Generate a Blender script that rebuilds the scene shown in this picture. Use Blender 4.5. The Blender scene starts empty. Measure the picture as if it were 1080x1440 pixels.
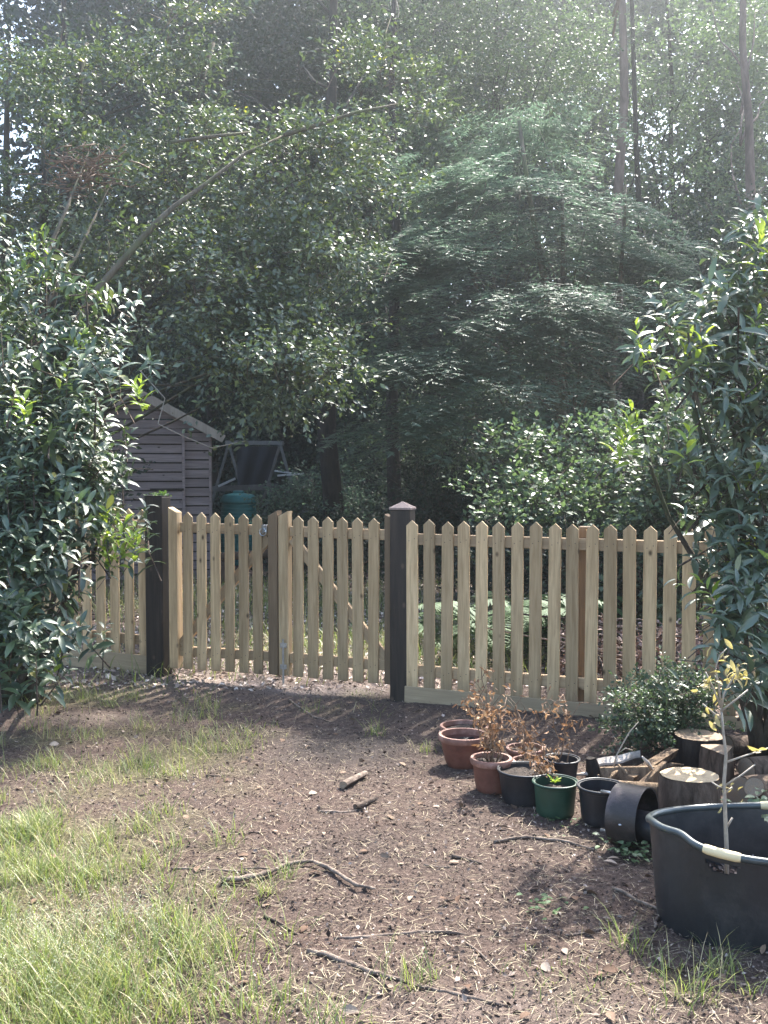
import bpy, math, random
import numpy as np
from mathutils import Vector, Matrix, noise, Euler

random.seed(7)
RNG = np.random.default_rng(11)
SC = bpy.context.scene
COL = SC.collection
R = math.radians

# ------------------------------------------------------------------ camera
F, H, YH = 1450.0, 1.45, 655.0
PITCH = math.atan((720.0 - YH) / F)
cd = bpy.data.cameras.new('camera')
cam = bpy.data.objects.new('camera', cd); COL.objects.link(cam)
cam.location = (0, 0, H)
cam.rotation_euler = (R(90) - PITCH, 0, 0)
cd.sensor_fit = 'VERTICAL'; cd.sensor_height = 24.0
cd.lens = F / 1440.0 * 24.0
cd.clip_end = 500; cd.clip_start = 0.05
SC.camera = cam


def P(x, y, Y):
    """point at horizontal distance Y seen at photo pixel x, y"""
    u = (x - 540) / F; v = (720 - y) / F
    fw = math.cos(PITCH) + v * math.sin(PITCH)
    up = v * math.cos(PITCH) - math.sin(PITCH)
    k = Y / fw
    return Vector((u * k, Y, H + up * k))


def gz(x, y):
    a = noise.noise(Vector((x * .7, y * .7, 3.1))) * .03
    a += noise.noise(Vector((x * 2.6, y * 2.6, 1.7))) * .014
    a += noise.noise(Vector((x * 9, y * 9, 5.7))) * .006
    w = min(1, max(0, (abs(y - 5) - 1) / 3)) * .5 + .5
    far = max(0.0, y - 16) * .03
    return a * w + min(far, 1.2)


def G(x, y, dz=0.0):
    """point on the ground seen at photo pixel x, y"""
    v = (720 - y) / F
    fw = math.cos(PITCH) + v * math.sin(PITCH)
    up = v * math.cos(PITCH) - math.sin(PITCH)
    z = 0.0
    for _ in range(3):
        k = (z - H) / up
        px, py = (x - 540) / F * k, fw * k
        z = gz(px, py)
    return Vector((px, py, z + dz))


# ------------------------------------------------------------------ materials
def mat(name):
    m = bpy.data.materials.new(name); m.use_nodes = True
    nt = m.node_tree; nt.nodes.clear()
    out = nt.nodes.new('ShaderNodeOutputMaterial')
    return m, nt, out


def N(nt, t, **kw):
    n = nt.nodes.new(t)
    for k, v in kw.items():
        if k in n.inputs: n.inputs[k].default_value = v
        else: setattr(n, k, v)
    return n


def ramp(nt, fac, stops):
    r = nt.nodes.new('ShaderNodeValToRGB')
    e = r.color_ramp.elements
    while len(e) < len(stops): e.new(.5)
    for el, (p, c) in zip(e, stops):
        el.position = p; el.color = (c[0], c[1], c[2], 1)
    nt.links.new(fac, r.inputs[0])
    return r.outputs[0]


def mixc(nt, fac, a, b, mode='MIX'):
    m = nt.nodes.new('ShaderNodeMix'); m.data_type = 'RGBA'; m.blend_type = mode
    for sock, val in ((m.inputs[0], fac), (m.inputs[6], a), (m.inputs[7], b)):
        if hasattr(val, 'is_linked'): nt.links.new(val, sock)
        elif isinstance(val, (int, float)): sock.default_value = val
        else: sock.default_value = (*val, 1)
    return m.outputs[2]


def bump(nt, h, strength, dist=.01):
    b = nt.nodes.new('ShaderNodeBump'); b.inputs['Strength'].default_value = strength
    b.inputs['Distance'].default_value = dist
    nt.links.new(h, b.inputs['Height'])
    return b.outputs[0]


def noise_tex(nt, scale, detail=4, rough=.6, vec=None, w=None, dist=0):
    n = nt.nodes.new('ShaderNodeTexNoise'); n.inputs['Scale'].default_value = scale
    n.inputs['Detail'].default_value = detail; n.inputs['Roughness'].default_value = rough
    n.inputs['Distortion'].default_value = dist
    if vec is not None: nt.links.new(vec, n.inputs['Vector'])
    return n.outputs[0]


def leaf_mat(name, stops, rough=.38, trans=.25, tcol=(.14, .22, .03), spec=.5):
    m, nt, out = mat(name)
    g = nt.nodes.new('ShaderNodeNewGeometry')
    c = ramp(nt, g.outputs['Random Per Island'], stops)
    b = N(nt, 'ShaderNodeBsdfPrincipled', Roughness=rough)
    b.inputs['Specular IOR Level'].default_value = spec
    nt.links.new(c, b.inputs['Base Color'])
    t = nt.nodes.new('ShaderNodeBsdfTranslucent')
    nt.links.new(mixc(nt, .5, c, tcol), t.inputs[0])
    mx = nt.nodes.new('ShaderNodeMixShader'); mx.inputs[0].default_value = trans
    nt.links.new(b.outputs[0], mx.inputs[1]); nt.links.new(t.outputs[0], mx.inputs[2])
    nt.links.new(mx.outputs[0], out.inputs[0])
    return m


def plain(name, col, rough=.6, var=.25, scale=8, bmp=.2, metal=0, spec=.5, dust=None, bd=.004):
    m, nt, out = mat(name)
    tc = nt.nodes.new('ShaderNodeTexCoord')
    n1 = noise_tex(nt, scale, 5, .65, tc.outputs['Object'])
    dark = tuple(c * (1 - var) for c in col); lite = tuple(min(1, c * (1 + var)) for c in col)
    c = ramp(nt, n1, [(.3, dark), (.7, lite)])
    if dust:
        n2 = noise_tex(nt, scale * .5, 6, .75, tc.outputs['Object'])
        f = ramp(nt, n2, [(.48, (0, 0, 0)), (.72, (dust[1],) * 3)])
        c = mixc(nt, f, c, dust[0])
    b = N(nt, 'ShaderNodeBsdfPrincipled', Roughness=rough, Metallic=metal)
    b.inputs['Specular IOR Level'].default_value = spec
    nt.links.new(c, b.inputs['Base Color'])
    if bmp:
        n3 = noise_tex(nt, scale * 6, 4, .6, tc.outputs['Object'])
        nt.links.new(bump(nt, n3, bmp, bd), b.inputs['Normal'])
    nt.links.new(b.outputs[0], out.inputs[0])
    return m


def wood_mat(name, lo, hi, knot=(.10, .06, .03), rough=.75, rnd=.5, foot=None, axis='Z'):
    """sawn softwood: long grain along Z of the object, knots, per-object tone"""
    m, nt, out = mat(name)
    tc = nt.nodes.new('ShaderNodeTexCoord'); oi = nt.nodes.new('ShaderNodeObjectInfo')
    add = nt.nodes.new('ShaderNodeVectorMath'); add.operation = 'ADD'
    cmb = nt.nodes.new('ShaderNodeCombineXYZ')
    mul = nt.nodes.new('ShaderNodeMath'); mul.operation = 'MULTIPLY'; mul.inputs[1].default_value = 37.0
    nt.links.new(oi.outputs['Random'], mul.inputs[0])
    for i in range(3): nt.links.new(mul.outputs[0], cmb.inputs[i])
    nt.links.new(tc.outputs['Object'], add.inputs[0]); nt.links.new(cmb.outputs[0], add.inputs[1])
    mp = nt.nodes.new('ShaderNodeMapping')
    mp.inputs['Scale'].default_value = (1, 1, .06) if axis == 'Z' else (.06, 1, 1)
    nt.links.new(add.outputs[0], mp.inputs[0])
    g1 = noise_tex(nt, 60, 5, .65, mp.outputs[0], dist=.6)
    g2 = noise_tex(nt, 9, 3, .5, mp.outputs[0])
    c = ramp(nt, g1, [(.25, lo), (.75, hi)])
    c = mixc(nt, ramp(nt, g2, [(.35, (0, 0, 0)), (.7, (.55,) * 3)]), c, tuple(a * .62 for a in lo))
    mp2 = nt.nodes.new('ShaderNodeMapping')
    mp2.inputs['Scale'].default_value = (1, 1, .62) if axis == 'Z' else (.62, 1, 1)
    nt.links.new(add.outputs[0], mp2.inputs[0])
    vo = nt.nodes.new('ShaderNodeTexVoronoi'); vo.inputs['Scale'].default_value = 8.5
    nt.links.new(mp2.outputs[0], vo.inputs['Vector'])
    kn = ramp(nt, vo.outputs['Distance'], [(.04, (1, 1, 1)), (.12, (0, 0, 0))])
    c = mixc(nt, kn, c, knot)
    # per-board tone
    hv = nt.nodes.new('ShaderNodeHueSaturation')
    mr = nt.nodes.new('ShaderNodeMapRange')
    mr.inputs['To Min'].default_value = 1 - rnd * .5; mr.inputs['To Max'].default_value = 1 + rnd * .35
    nt.links.new(oi.outputs['Random'], mr.inputs['Value'])
    nt.links.new(mr.outputs[0], hv.inputs['Value'])
    nt.links.new(c, hv.inputs['Color']); c = hv.outputs[0]
    if foot:   # splashed mud near the foot of the board
        sp = nt.nodes.new('ShaderNodeSeparateXYZ'); nt.links.new(tc.outputs['Object'], sp.inputs[0])
        n5 = noise_tex(nt, 14, 4, .7, tc.outputs['Object'])
        ad = nt.nodes.new('ShaderNodeMath'); ad.operation = 'MULTIPLY_ADD'; ad.inputs[1].default_value = .16
        nt.links.new(n5, ad.inputs[0])
        neg = nt.nodes.new('ShaderNodeMath'); neg.operation = 'MULTIPLY'; neg.inputs[1].default_value = -1
        nt.links.new(sp.outputs[2], neg.inputs[0]); nt.links.new(neg.outputs[0], ad.inputs[2])
        c = mixc(nt, ramp(nt, ad.outputs[0], [(.0, (0, 0, 0)), (.09, (.6,) * 3)]), c, foot)
    b = N(nt, 'ShaderNodeBsdfPrincipled', Roughness=rough)
    b.inputs['Specular IOR Level'].default_value = .3
    nt.links.new(c, b.inputs['Base Color'])
    nt.links.new(bump(nt, g1, .35, .003), b.inputs['Normal'])
    nt.links.new(b.outputs[0], out.inputs[0])
    return m


def bark_mat(name, lo, hi, scale=14, zs=.25, bmp=.9, moss=None):
    m, nt, out = mat(name)
    tc = nt.nodes.new('ShaderNodeTexCoord')
    mp = nt.nodes.new('ShaderNodeMapping'); mp.inputs['Scale'].default_value = (1, 1, zs)
    nt.links.new(tc.outputs['Object'], mp.inputs[0])
    n1 = noise_tex(nt, scale, 7, .7, mp.outputs[0], dist=.5)
    c = ramp(nt, n1, [(.35, lo), (.65, hi)])
    if moss:
        n2 = noise_tex(nt, 2.5, 5, .7, tc.outputs['Object'])
        c = mixc(nt, ramp(nt, n2, [(.5, (0, 0, 0)), (.65, (.8,) * 3)]), c, moss)
    b = N(nt, 'ShaderNodeBsdfPrincipled', Roughness=.9)
    b.inputs['Specular IOR Level'].default_value = .2
    nt.links.new(c, b.inputs['Base Color'])
    nt.links.new(bump(nt, n1, bmp, .02), b.inputs['Normal'])
    nt.links.new(b.outputs[0], out.inputs[0])
    return m


def islands(name, stops, rough=.8, spec=.25, trans=0):
    return leaf_mat(name, stops, rough, trans, stops[len(stops) // 2][1], spec)


M = {}
M['holly'] = leaf_mat('holly_leaf', [(0, (.034, .052, .028)), (.5, (.064, .090, .050)), (.9, (.105, .140, .065)), (1, (.18, .21, .04))], .50, .25, spec=1.0)
M['holly_yellow'] = leaf_mat('holly_new_leaf', [(0, (.14, .19, .03)), (1, (.32, .30, .03))], .45, .45, (.4, .4, .03))
M['laurel'] = leaf_mat('laurel_leaf', [(0, (.036, .064, .036)), (.6, (.064, .102, .054)), (.95, (.10, .145, .060)), (1, (.22, .20, .05))], .47, .2, (.12, .2, .03), 1.0)
M['laurel_new'] = leaf_mat('laurel_new_leaf', [(0, (.14, .24, .03)), (1, (.28, .36, .05))], .42, .42, (.4, .5, .05))
M['rhodo'] = leaf_mat('rhododendron_leaf', [(0, (.048, .078, .048)), (.6, (.080, .118, .070)), (.96, (.115, .155, .080)), (1, (.25, .22, .06))], .46, .22, (.12, .2, .03), 1.0)
M['conifer'] = leaf_mat('conifer_needle', [(0, (.060, .090, .062)), (.5, (.095, .140, .092)), (1, (.16, .21, .13))], .5, .5, (.14, .24, .15), .6)
M['broad_light'] = leaf_mat('light_leaf', [(0, (.055, .090, .042)), (.6, (.095, .145, .065)), (1, (.16, .22, .09))], .45, .35, (.18, .28, .08), .7)
M['broad_mid'] = leaf_mat('mid_leaf', [(0, (.032, .055, .030)), (.6, (.058, .090, .046)), (1, (.10, .14, .060))], .5, .3, (.14, .22, .07), .6)
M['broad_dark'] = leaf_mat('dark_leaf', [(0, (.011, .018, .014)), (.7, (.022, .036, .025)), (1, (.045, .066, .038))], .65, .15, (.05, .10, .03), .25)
M['fern'] = leaf_mat('fern_leaf', [(0, (.04, .085, .028)), (1, (.08, .14, .045))], .65, .3, (.2, .35, .05))
M['dead'] = leaf_mat('dead_leaf', [(0, (.11, .055, .03)), (.5, (.22, .115, .055)), (1, (.40, .25, .13))], .7, .25, (.35, .18, .08))
M['yellow'] = leaf_mat('yellow_leaf', [(0, (.21, .18, .09)), (1, (.40, .34, .17))], .6, .4, (.6, .5, .1))
M['grass'] = leaf_mat('grass_blade', [(0, (.075, .115, .030)), (.4, (.14, .185, .045)), (.68, (.23, .25, .075)), (.85, (.33, .29, .13)), (1, (.46, .38, .23))], .5, .35, (.3, .4, .06))
M['straw'] = leaf_mat('dry_straw', [(0, (.20, .15, .09)), (1, (.50, .42, .28))], .7, .2, (.5, .4, .2))
M['seed'] = leaf_mat('seed_head', [(0, (.30, .32, .18)), (1, (.55, .55, .38))], .7, .3, (.5, .5, .3))
M['litter'] = islands('litter_bits', [(0, (.022, .014, .011)), (.35, (.060, .040, .031)), (.75, (.125, .090, .071)), (.94, (.24, .185, .15)), (1, (.44, .37, .32))])
M['bark'] = bark_mat('grey_bark', (.030, .024, .018), (.095, .078, .060), moss=(.05, .07, .03))
M['bark_dark'] = bark_mat('dark_bark', (.012, .010, .009), (.045, .036, .030))
M['bark_red'] = bark_mat('pine_bark', (.06, .042, .034), (.19, .135, .11), 7)
M['bark_pale'] = bark_mat('pale_limb_bark', (.055, .045, .032), (.15, .125, .09), 20, .2, .5, (.10, .12, .05))
M['log_bark'] = bark_mat('log_bark', (.040, .026, .018), (.15, .105, .075), 22, .3, 1)
M['rot_wood'] = bark_mat('rotten_split_wood', (.05, .032, .022), (.27, .19, .12), 26, .12, 1)
M['stick'] = bark_mat('stick_bark', (.07, .05, .04), (.27, .21, .165), 30, 1, .6)
M['stick_dark'] = bark_mat('dark_stick_bark', (.04, .03, .024), (.15, .11, .085), 30, 1, .6)
M['picket'] = wood_mat('fence_softwood', (.31, .200, .098), (.70, .510, .295), foot=(.17, .12, .075), rnd=.7)
M['picket_dark'] = wood_mat('dark_brown_softwood', (.115, .075, .042), (.22, .15, .09))
M['rail'] = wood_mat('rail_softwood', (.30, .205, .12), (.47, .34, .20), rnd=.3, axis='X')
M['gravel_board'] = wood_mat('board_softwood', (.26, .19, .115), (.42, .32, .20), rnd=.2, axis='X')
M['post'] = wood_mat('dark_stained_post', (.009, .007, .006), (.055, .038, .027), knot=(.09, .06, .04), rnd=.2, rough=.6)
M['post_cap'] = wood_mat('post_cap_wood', (.20, .14, .12), (.36, .27, .23), rnd=.1)
M['shed'] = wood_mat('weathered_cladding', (.19, .150, .148), (.36, .295, .288), knot=(.06, .04, .035), rnd=.2, axis='X')
M['shed_trim'] = wood_mat('weathered_trim', (.34, .29, .25), (.50, .44, .38), rnd=.2)
M['felt'] = plain('roof_felt', (.26, .24, .20), .9, .3, 12, .4)
M['bin'] = plain('teal_plastic', (.03, .17, .17), .45, .2, 5, .05)
M['terra'] = plain('terracotta_plastic', (.13, .043, .027), .55, .35, 9, .15, dust=((.17, .095, .07), .6))
M['terra_rim'] = plain('dusty_terracotta', (.18, .08, .055), .6, .35, 14, .2, dust=((.46, .33, .27), .6))
M['blackpl'] = plain('black_plastic', (.012, .012, .015), .42, .35, 7, .1, dust=((.07, .06, .055), .5))
M['greenpl'] = plain('green_plastic', (.012, .042, .024), .45, .25, 9, .1, dust=((.06, .09, .06), .4))
M['trug'] = plain('black_rubber', (.017, .018, .020), .42, .3, 5, .2, dust=((.075, .068, .060), .7), bd=.006)
M['trug_rim'] = plain('grey_rubber_rim', (.045, .055, .055), .3, .3, 10, .1)
M['handle'] = plain('pale_rubber_grip', (.62, .50, .29), .6, .15, 10, .2, dust=((.35, .27, .17), .6))
M['soil'] = plain('potting_soil', (.045, .032, .024), .95, .5, 40, 1, bd=.01)
M['hoop'] = plain('rusty_black_metal', (.035, .028, .026), .5, .4, 14, .3, .3, dust=((.15, .11, .10), .8))
M['steel'] = plain('galvanised_steel', (.42, .42, .42), .35, .15, 20, .1, .9)
M['grey_timber'] = plain('grey_timber', (.10, .095, .085), .8, .3, 12, .4)
M['sheet'] = plain('dark_sheet', (.008, .009, .013), .8, .3, 4, .2)
M['bark_white'] = plain('bleached_bark', (.50, .43, .36), .8, .35, 20, .8)
M['green_stem'] = plain('green_stem', (.16, .20, .07), .6, .2, 20, .1)
M['seed_stem'] = plain('brown_stem', (.16, .095, .055), .7, .3, 20, .3)
M['young_bark'] = plain('young_bark', (.27, .23, .18), .6, .3, 30, .3)


def end_grain(name='end_grain', lo=(.42, .28, .15), hi=(.70, .54, .33)):
    m, nt, out = mat(name)
    tc = nt.nodes.new('ShaderNodeTexCoord')
    n0 = nt.nodes.new('ShaderNodeTexNoise'); n0.inputs['Scale'].default_value = 6
    nt.links.new(tc.outputs['UV'], n0.inputs[0])
    w = nt.nodes.new('ShaderNodeTexWave'); w.wave_type = 'RINGS'; w.rings_direction = 'Z'
    w.inputs['Scale'].default_value = 16; w.inputs['Distortion'].default_value = 2.5
    w.inputs['Detail'].default_value = 3; w.inputs['Detail Scale'].default_value = 1.6
    nt.links.new(tc.outputs['UV'], w.inputs[0])
    c = ramp(nt, w.outputs[1], [(.2, lo), (.8, hi)])
    n1 = noise_tex(nt, 3.2, 6, .7, tc.outputs['UV'])
    c = mixc(nt, ramp(nt, n1, [(.42, (0, 0, 0)), (.65, (.6,) * 3)]), c, (.28, .17, .09))
    b = N(nt, 'ShaderNodeBsdfPrincipled', Roughness=.85)
    nt.links.new(c, b.inputs['Base Color'])
    nt.links.new(bump(nt, w.outputs[1], .25, .002), b.inputs['Normal'])
    nt.links.new(b.outputs[0], out.inputs[0])
    return m


M['end'] = end_grain()
M['end_grey'] = end_grain('weathered_end_grain', (.14, .10, .07), (.30, .23, .16))


# ------------------------------------------------------------------ scene tree helpers
def tag(o, label=None, cat=None, group=None, kind=None):
    if label: o['label'] = label
    if cat: o['category'] = cat
    if group: o['group'] = group
    if kind: o['kind'] = kind
    return o


def thing(name, loc, label, cat, group=None):
    o = bpy.data.objects.new(name, None); COL.objects.link(o)
    o.location = loc; o.empty_display_size = .1
    return tag(o, label, cat, group)


def wloc(o):
    v = Vector((0, 0, 0))
    while o is not None:
        v += Vector(o.location); o = o.parent
    return v


class MB:
    """collects shapes given in world coordinates and links them as one mesh"""
    def __init__(s): s.v = []; s.f = []; s.m = []; s.uv = {}

    def add(s, vs, fs, mi=0):
        b = len(s.v); s.v += [tuple(v) for v in vs]
        for f in fs: s.f.append([i + b for i in f]); s.m.append(mi)

    def box(s, c, size, rot=None, mi=0, bev=0):
        hx, hy, hz = size[0] / 2, size[1] / 2, size[2] / 2
        Rm = rot if rot is not None else Matrix.Identity(3)
        c = Vector(c)
        if bev <= 0:
            vs = [c + Rm @ Vector((x * hx, y * hy, z * hz)) for x in (-1, 1) for y in (-1, 1) for z in (-1, 1)]
            s.add(vs, [(0, 1, 3, 2), (4, 6, 7, 5), (0, 4, 5, 1), (2, 3, 7, 6), (0, 2, 6, 4), (1, 5, 7, 3)], mi)
            return
        b = bev
        prof = [(-hx + b, -hy), (hx - b, -hy), (hx, -hy + b), (hx, hy - b), (hx - b, hy), (-hx + b, hy), (-hx, hy - b), (-hx, -hy + b)]
        rings = []
        for z, k in ((-hz, b), (-hz + b, 0), (hz - b, 0), (hz, b)):
            sx, sy = (hx - k) / hx, (hy - k) / hy
            rings.append([c + Rm @ Vector((x * sx, y * sy, z)) for x, y in prof])
        vs = [v for r in rings for v in r]; fs = []
        for i in range(3):
            for j in range(8):
                k = (j + 1) % 8
                fs.append((i * 8 + j, i * 8 + k, i * 8 + 8 + k, i * 8 + 8 + j))
        fs.append(tuple(range(7, -1, -1))); fs.append(tuple(range(24, 32)))
        s.add(vs, fs, mi)

    def beam(s, a, b, height, depth, mi=0, bev=.003, up=(0, 0, 1)):
        a, b = Vector(a), Vector(b); d = (b - a); L = d.length; d.normalize()
        y = Vector(up).cross(d).normalized(); z = d.cross(y)
        Rm = Matrix((d, y, z)).transposed()
        s.box((a + b) / 2, (L, depth, height), Rm, mi, bev)

    def tube(s, pts, rad, n=8, mi=0, wob=0, cap=True):
        pts = [Vector(p) for p in pts]
        if not isinstance(rad, (list, tuple)): rad = [rad] * len(pts)
        rings = []; ref = Vector((.3, .7, .64)).normalized()
        for i, p in enumerate(pts):
            d = (pts[min(i + 1, len(pts) - 1)] - pts[max(i - 1, 0)])
            if d.length < 1e-6: d = Vector((0, 0, 1))
            d.normalize()
            x = ref - d * ref.dot(d)
            if x.length < .05: x = d.orthogonal()
            x.normalize(); ref = x; y = d.cross(x)
            ring = []
            for k in range(n):
                a = 2 * math.pi * k / n
                r = rad[i] * (1 + (random.uniform(-wob, wob) if wob else 0))
                ring.append(p + (x * math.cos(a) + y * math.sin(a)) * r)
            rings.append(ring)
        vs = [v for r in rings for v in r]; fs = []
        for i in range(len(pts) - 1):
            for k in range(n):
                k2 = (k + 1) % n
                fs.append((i * n + k, i * n + k2, (i + 1) * n + k2, (i + 1) * n + k))
        if cap:
            fs.append(tuple(range(n - 1, -1, -1))); b = (len(pts) - 1) * n; fs.append(tuple(range(b, b + n)))
        s.add(vs, fs, mi)

    def lathe(s, prof, c, n=40, mi=0, rot=None, sx=1, sy=1, wob=None):
        c = Vector(c); Rm = rot if rot is not None else Matrix.Identity(3); vs = []; fs = []
        for r, z in prof:
            for k in range(n):
                a = 2 * math.pi * k / n
                q = wob(a, r, z) if wob else (1, 0)
                vs.append(c + Rm @ Vector((math.cos(a) * r * sx * q[0], math.sin(a) * r * sy * q[0], z + q[1])))
        for i in range(len(prof) - 1):
            for k in range(n):
                k2 = (k + 1) % n
                fs.append((i * n + k, i * n + k2, (i + 1) * n + k2, (i + 1) * n + k))
        s.add(vs, fs, mi)

    def build(s, name, mats, parent=None, smooth=False, origin=None, rotz=0, auto=None):
        o0 = wloc(parent) if parent else Vector((0, 0, 0))
        org = Vector(origin) if origin is not None else o0
        me = bpy.data.meshes.new(name)
        me.from_pydata([tuple(Vector(v) - org) for v in s.v], [], s.f)
        for m_ in (mats if isinstance(mats, (list, tuple)) else [mats]): me.materials.append(m_)
        me.polygons.foreach_set('material_index', s.m)
        if smooth: me.polygons.foreach_set('use_smooth', [True] * len(s.f))
        me.update()
        if auto is not None and smooth:
            try: me.set_sharp_from_angle(angle=R(auto))
            except Exception: pass
        o = bpy.data.objects.new(name, me); COL.objects.link(o)
        o.location = org - o0
        if parent: o.parent = parent
        return o


# ------------------------------------------------------------------ leaves
def nrm(a): return a / np.maximum(np.linalg.norm(a, axis=-1, keepdims=True), 1e-9)


T_SMALL = (np.array([(0, 0, 0), (.5, .45, .12), (0, 1, 0), (-.5, .45, .12)], float), np.array([(0, 1, 2), (0, 2, 3)]))
_v, _f = [], []
for _y, _w, _z in ((0, .06, 0), (.22, .75, .03), (.5, 1, .05), (.8, .66, 0), (1, .04, -.08)):
    _v += [(-.5 * _w, _y, _z + .06 * _w), (0, _y, _z), (.5 * _w, _y, _z + .06 * _w)]
for _i in range(4):
    for _j in range(2):
        _a = _i * 3 + _j
        _f += [(_a, _a + 1, _a + 4), (_a, _a + 4, _a + 3)]
T_LONG = (np.array(_v, float), np.array(_f))
T_NEEDLE = (np.array([(-.5, 0, 0), (.5, 0, 0), (.3, .7, 0), (0, 1, -.05), (-.3, .7, 0)], float), np.array([(0, 1, 2), (0, 2, 4), (4, 2, 3)]))
T_BLADE = (np.array([(-.5, 0, 0), (.5, 0, 0), (-.42, .4, .05), (.42, .4, .05), (-.28, .75, .20), (.28, .75, .20), (0, 1, .42)], float),
           np.array([(0, 1, 3), (0, 3, 2), (2, 3, 5), (2, 5, 4), (4, 5, 6)]))


class LB:
    """collects leaves as arrays"""
    def __init__(s): s.V = []; s.Fc = []; s.Mi = []; s.n = 0

    def add(s, pos, d, n, L, W, tmpl, mi=0):
        pos = np.asarray(pos, float); k = len(pos)
        if k == 0: return
        d = nrm(np.asarray(d, float)); x = nrm(np.cross(d, np.asarray(n, float))); n = np.cross(x, d)
        L = np.broadcast_to(np.asarray(L, float), (k,)); W = np.broadcast_to(np.asarray(W, float), (k,))
        tv, tf = tmpl
        V = (pos[:, None, :] + (tv[None, :, 1:2] * L[:, None, None]) * d[:, None, :]
             + (tv[None, :, 0:1] * W[:, None, None]) * x[:, None, :]
             + (tv[None, :, 2:3] * L[:, None, None]) * n[:, None, :])
        nv = len(tv)
        Fc = tf[None] + (np.arange(k) * nv)[:, None, None] + s.n
        s.V.append(V.reshape(-1, 3)); s.Fc.append(Fc.reshape(-1, 3)); s.Mi.append(np.full(len(tf) * k, mi))
        s.n += nv * k

    def build(s, name, mats, parent=None, smooth=True, kind=None):
        V = np.concatenate(s.V); Fc = np.concatenate(s.Fc); Mi = np.concatenate(s.Mi)
        if parent: V = V - np.array(wloc(parent))
        me = bpy.data.meshes.new(name)
        me.vertices.add(len(V)); me.vertices.foreach_set('co', V.ravel().astype('f'))
        me.loops.add(Fc.size); me.loops.foreach_set('vertex_index', Fc.ravel().astype('i'))
        me.polygons.add(len(Fc))
        me.polygons.foreach_set('loop_start', (np.arange(len(Fc)) * 3).astype('i'))
        for m_ in (mats if isinstance(mats, (list, tuple)) else [mats]): me.materials.append(m_)
        me.polygons.foreach_set('material_index', Mi.astype('i'))
        me.update(calc_edges=True); me.validate()
        if smooth: me.polygons.foreach_set('use_smooth', np.ones(len(Fc), bool))
        o = bpy.data.objects.new(name, me); COL.objects.link(o)
        if parent: o.parent = parent
        if kind: o['kind'] = kind
        return o


def ball(n): return nrm(RNG.normal(size=(n, 3)))


def lobe_points(lobes, clumps, per, sig, shell=.45):
    """clumped points in ellipsoid lobes: (px, py, Y, rx_px, ry_px, r_depth, weight)"""
    pts, outs = [], []
    wt = np.array([l[6] if len(l) > 6 else l[3] * l[4] for l in lobes], float); wt /= wt.sum()
    for l, w in zip(lobes, wt):
        c = np.array(P(l[0], l[1], l[2])); s = l[2] / F
        rad = np.array([l[3] * s, l[5], l[4] * s])
        n = max(1, int(round(clumps * w)))
        u = ball(n); r = shell + (1 - shell) * RNG.random((n, 1)) ** .7
        cc = u * r
        q = np.repeat(cc, per, 0) * rad + RNG.normal(size=(n * per, 3)) * sig
        o = nrm(np.repeat(u, per, 0) / rad * rad.mean())
        pts.append(q + c); outs.append(o)
    return np.concatenate(pts), np.concatenate(outs)


def sprays(lb, pts, dirs, k, slen, L, W, flat=1.0, droop=.1, mi=0, tmpl=T_SMALL, spread=.9, jit=.3):
    n = len(pts)
    t = (np.arange(k)[None, :] + RNG.random((n, k))) / k
    pos = pts[:, None, :] + dirs[:, None, :] * (slen * t)[..., None]
    pos[..., 2] -= droop * slen * (t ** 2)
    rp = RNG.normal(size=(n, k, 3)); rp[..., 2] *= .5
    pos += rp * slen * .10
    dd = dirs[:, None, :] * .6 + nrm(rp) * spread; dd[..., 2] -= droop
    nn = RNG.normal(size=(n, k, 3)) * jit * 1.6; nn[..., 2] += flat; nn[..., 1] -= .32 * flat
    sc = RNG.uniform(.55, 1.3, n * k)
    lb.add(pos.reshape(-1, 3), dd.reshape(-1, 3), nn.reshape(-1, 3), L * sc, W * sc, tmpl, mi)


def twig_lines(mb_v, pts, dirs, slen, r):
    pass


def thin_twigs(lb, pts, dirs, slen, w, mi):
    """thin three-sided twigs for the sprays"""
    n = len(pts)
    tv = np.array([(-.5, 0, -.0), (.5, 0, 0), (0, 0, .0), (0, 1, 0)], float)
    tm = (np.array([(-.5, -.05, 0), (.5, -.05, 0), (0, -.05, .012), (0, 1, 0)], float), np.array([(0, 1, 3), (1, 2, 3), (2, 0, 3)]))
    lb.add(pts, dirs, RNG.normal(size=(n, 3)), slen, w, tm, mi)


def limb_path(a, b, sag=.08, n=7, wig=.05):
    a, b = Vector(a), Vector(b); L = (b - a).length; out = []
    o = Vector((random.uniform(-1, 1), random.uniform(-1, 1), random.uniform(-1, 1))) * wig * L
    for i in range(n):
        t = i / (n - 1); p = a.lerp(b, t)
        p += o * math.sin(t * math.pi) + Vector((random.uniform(-1, 1), random.uniform(-1, 1), random.uniform(-.5, .5))) * wig * L * .25 * (0 < i < n - 1)
        p.z += sag * L * math.sin(t * math.pi)
        out.append(p)
    return out


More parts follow.
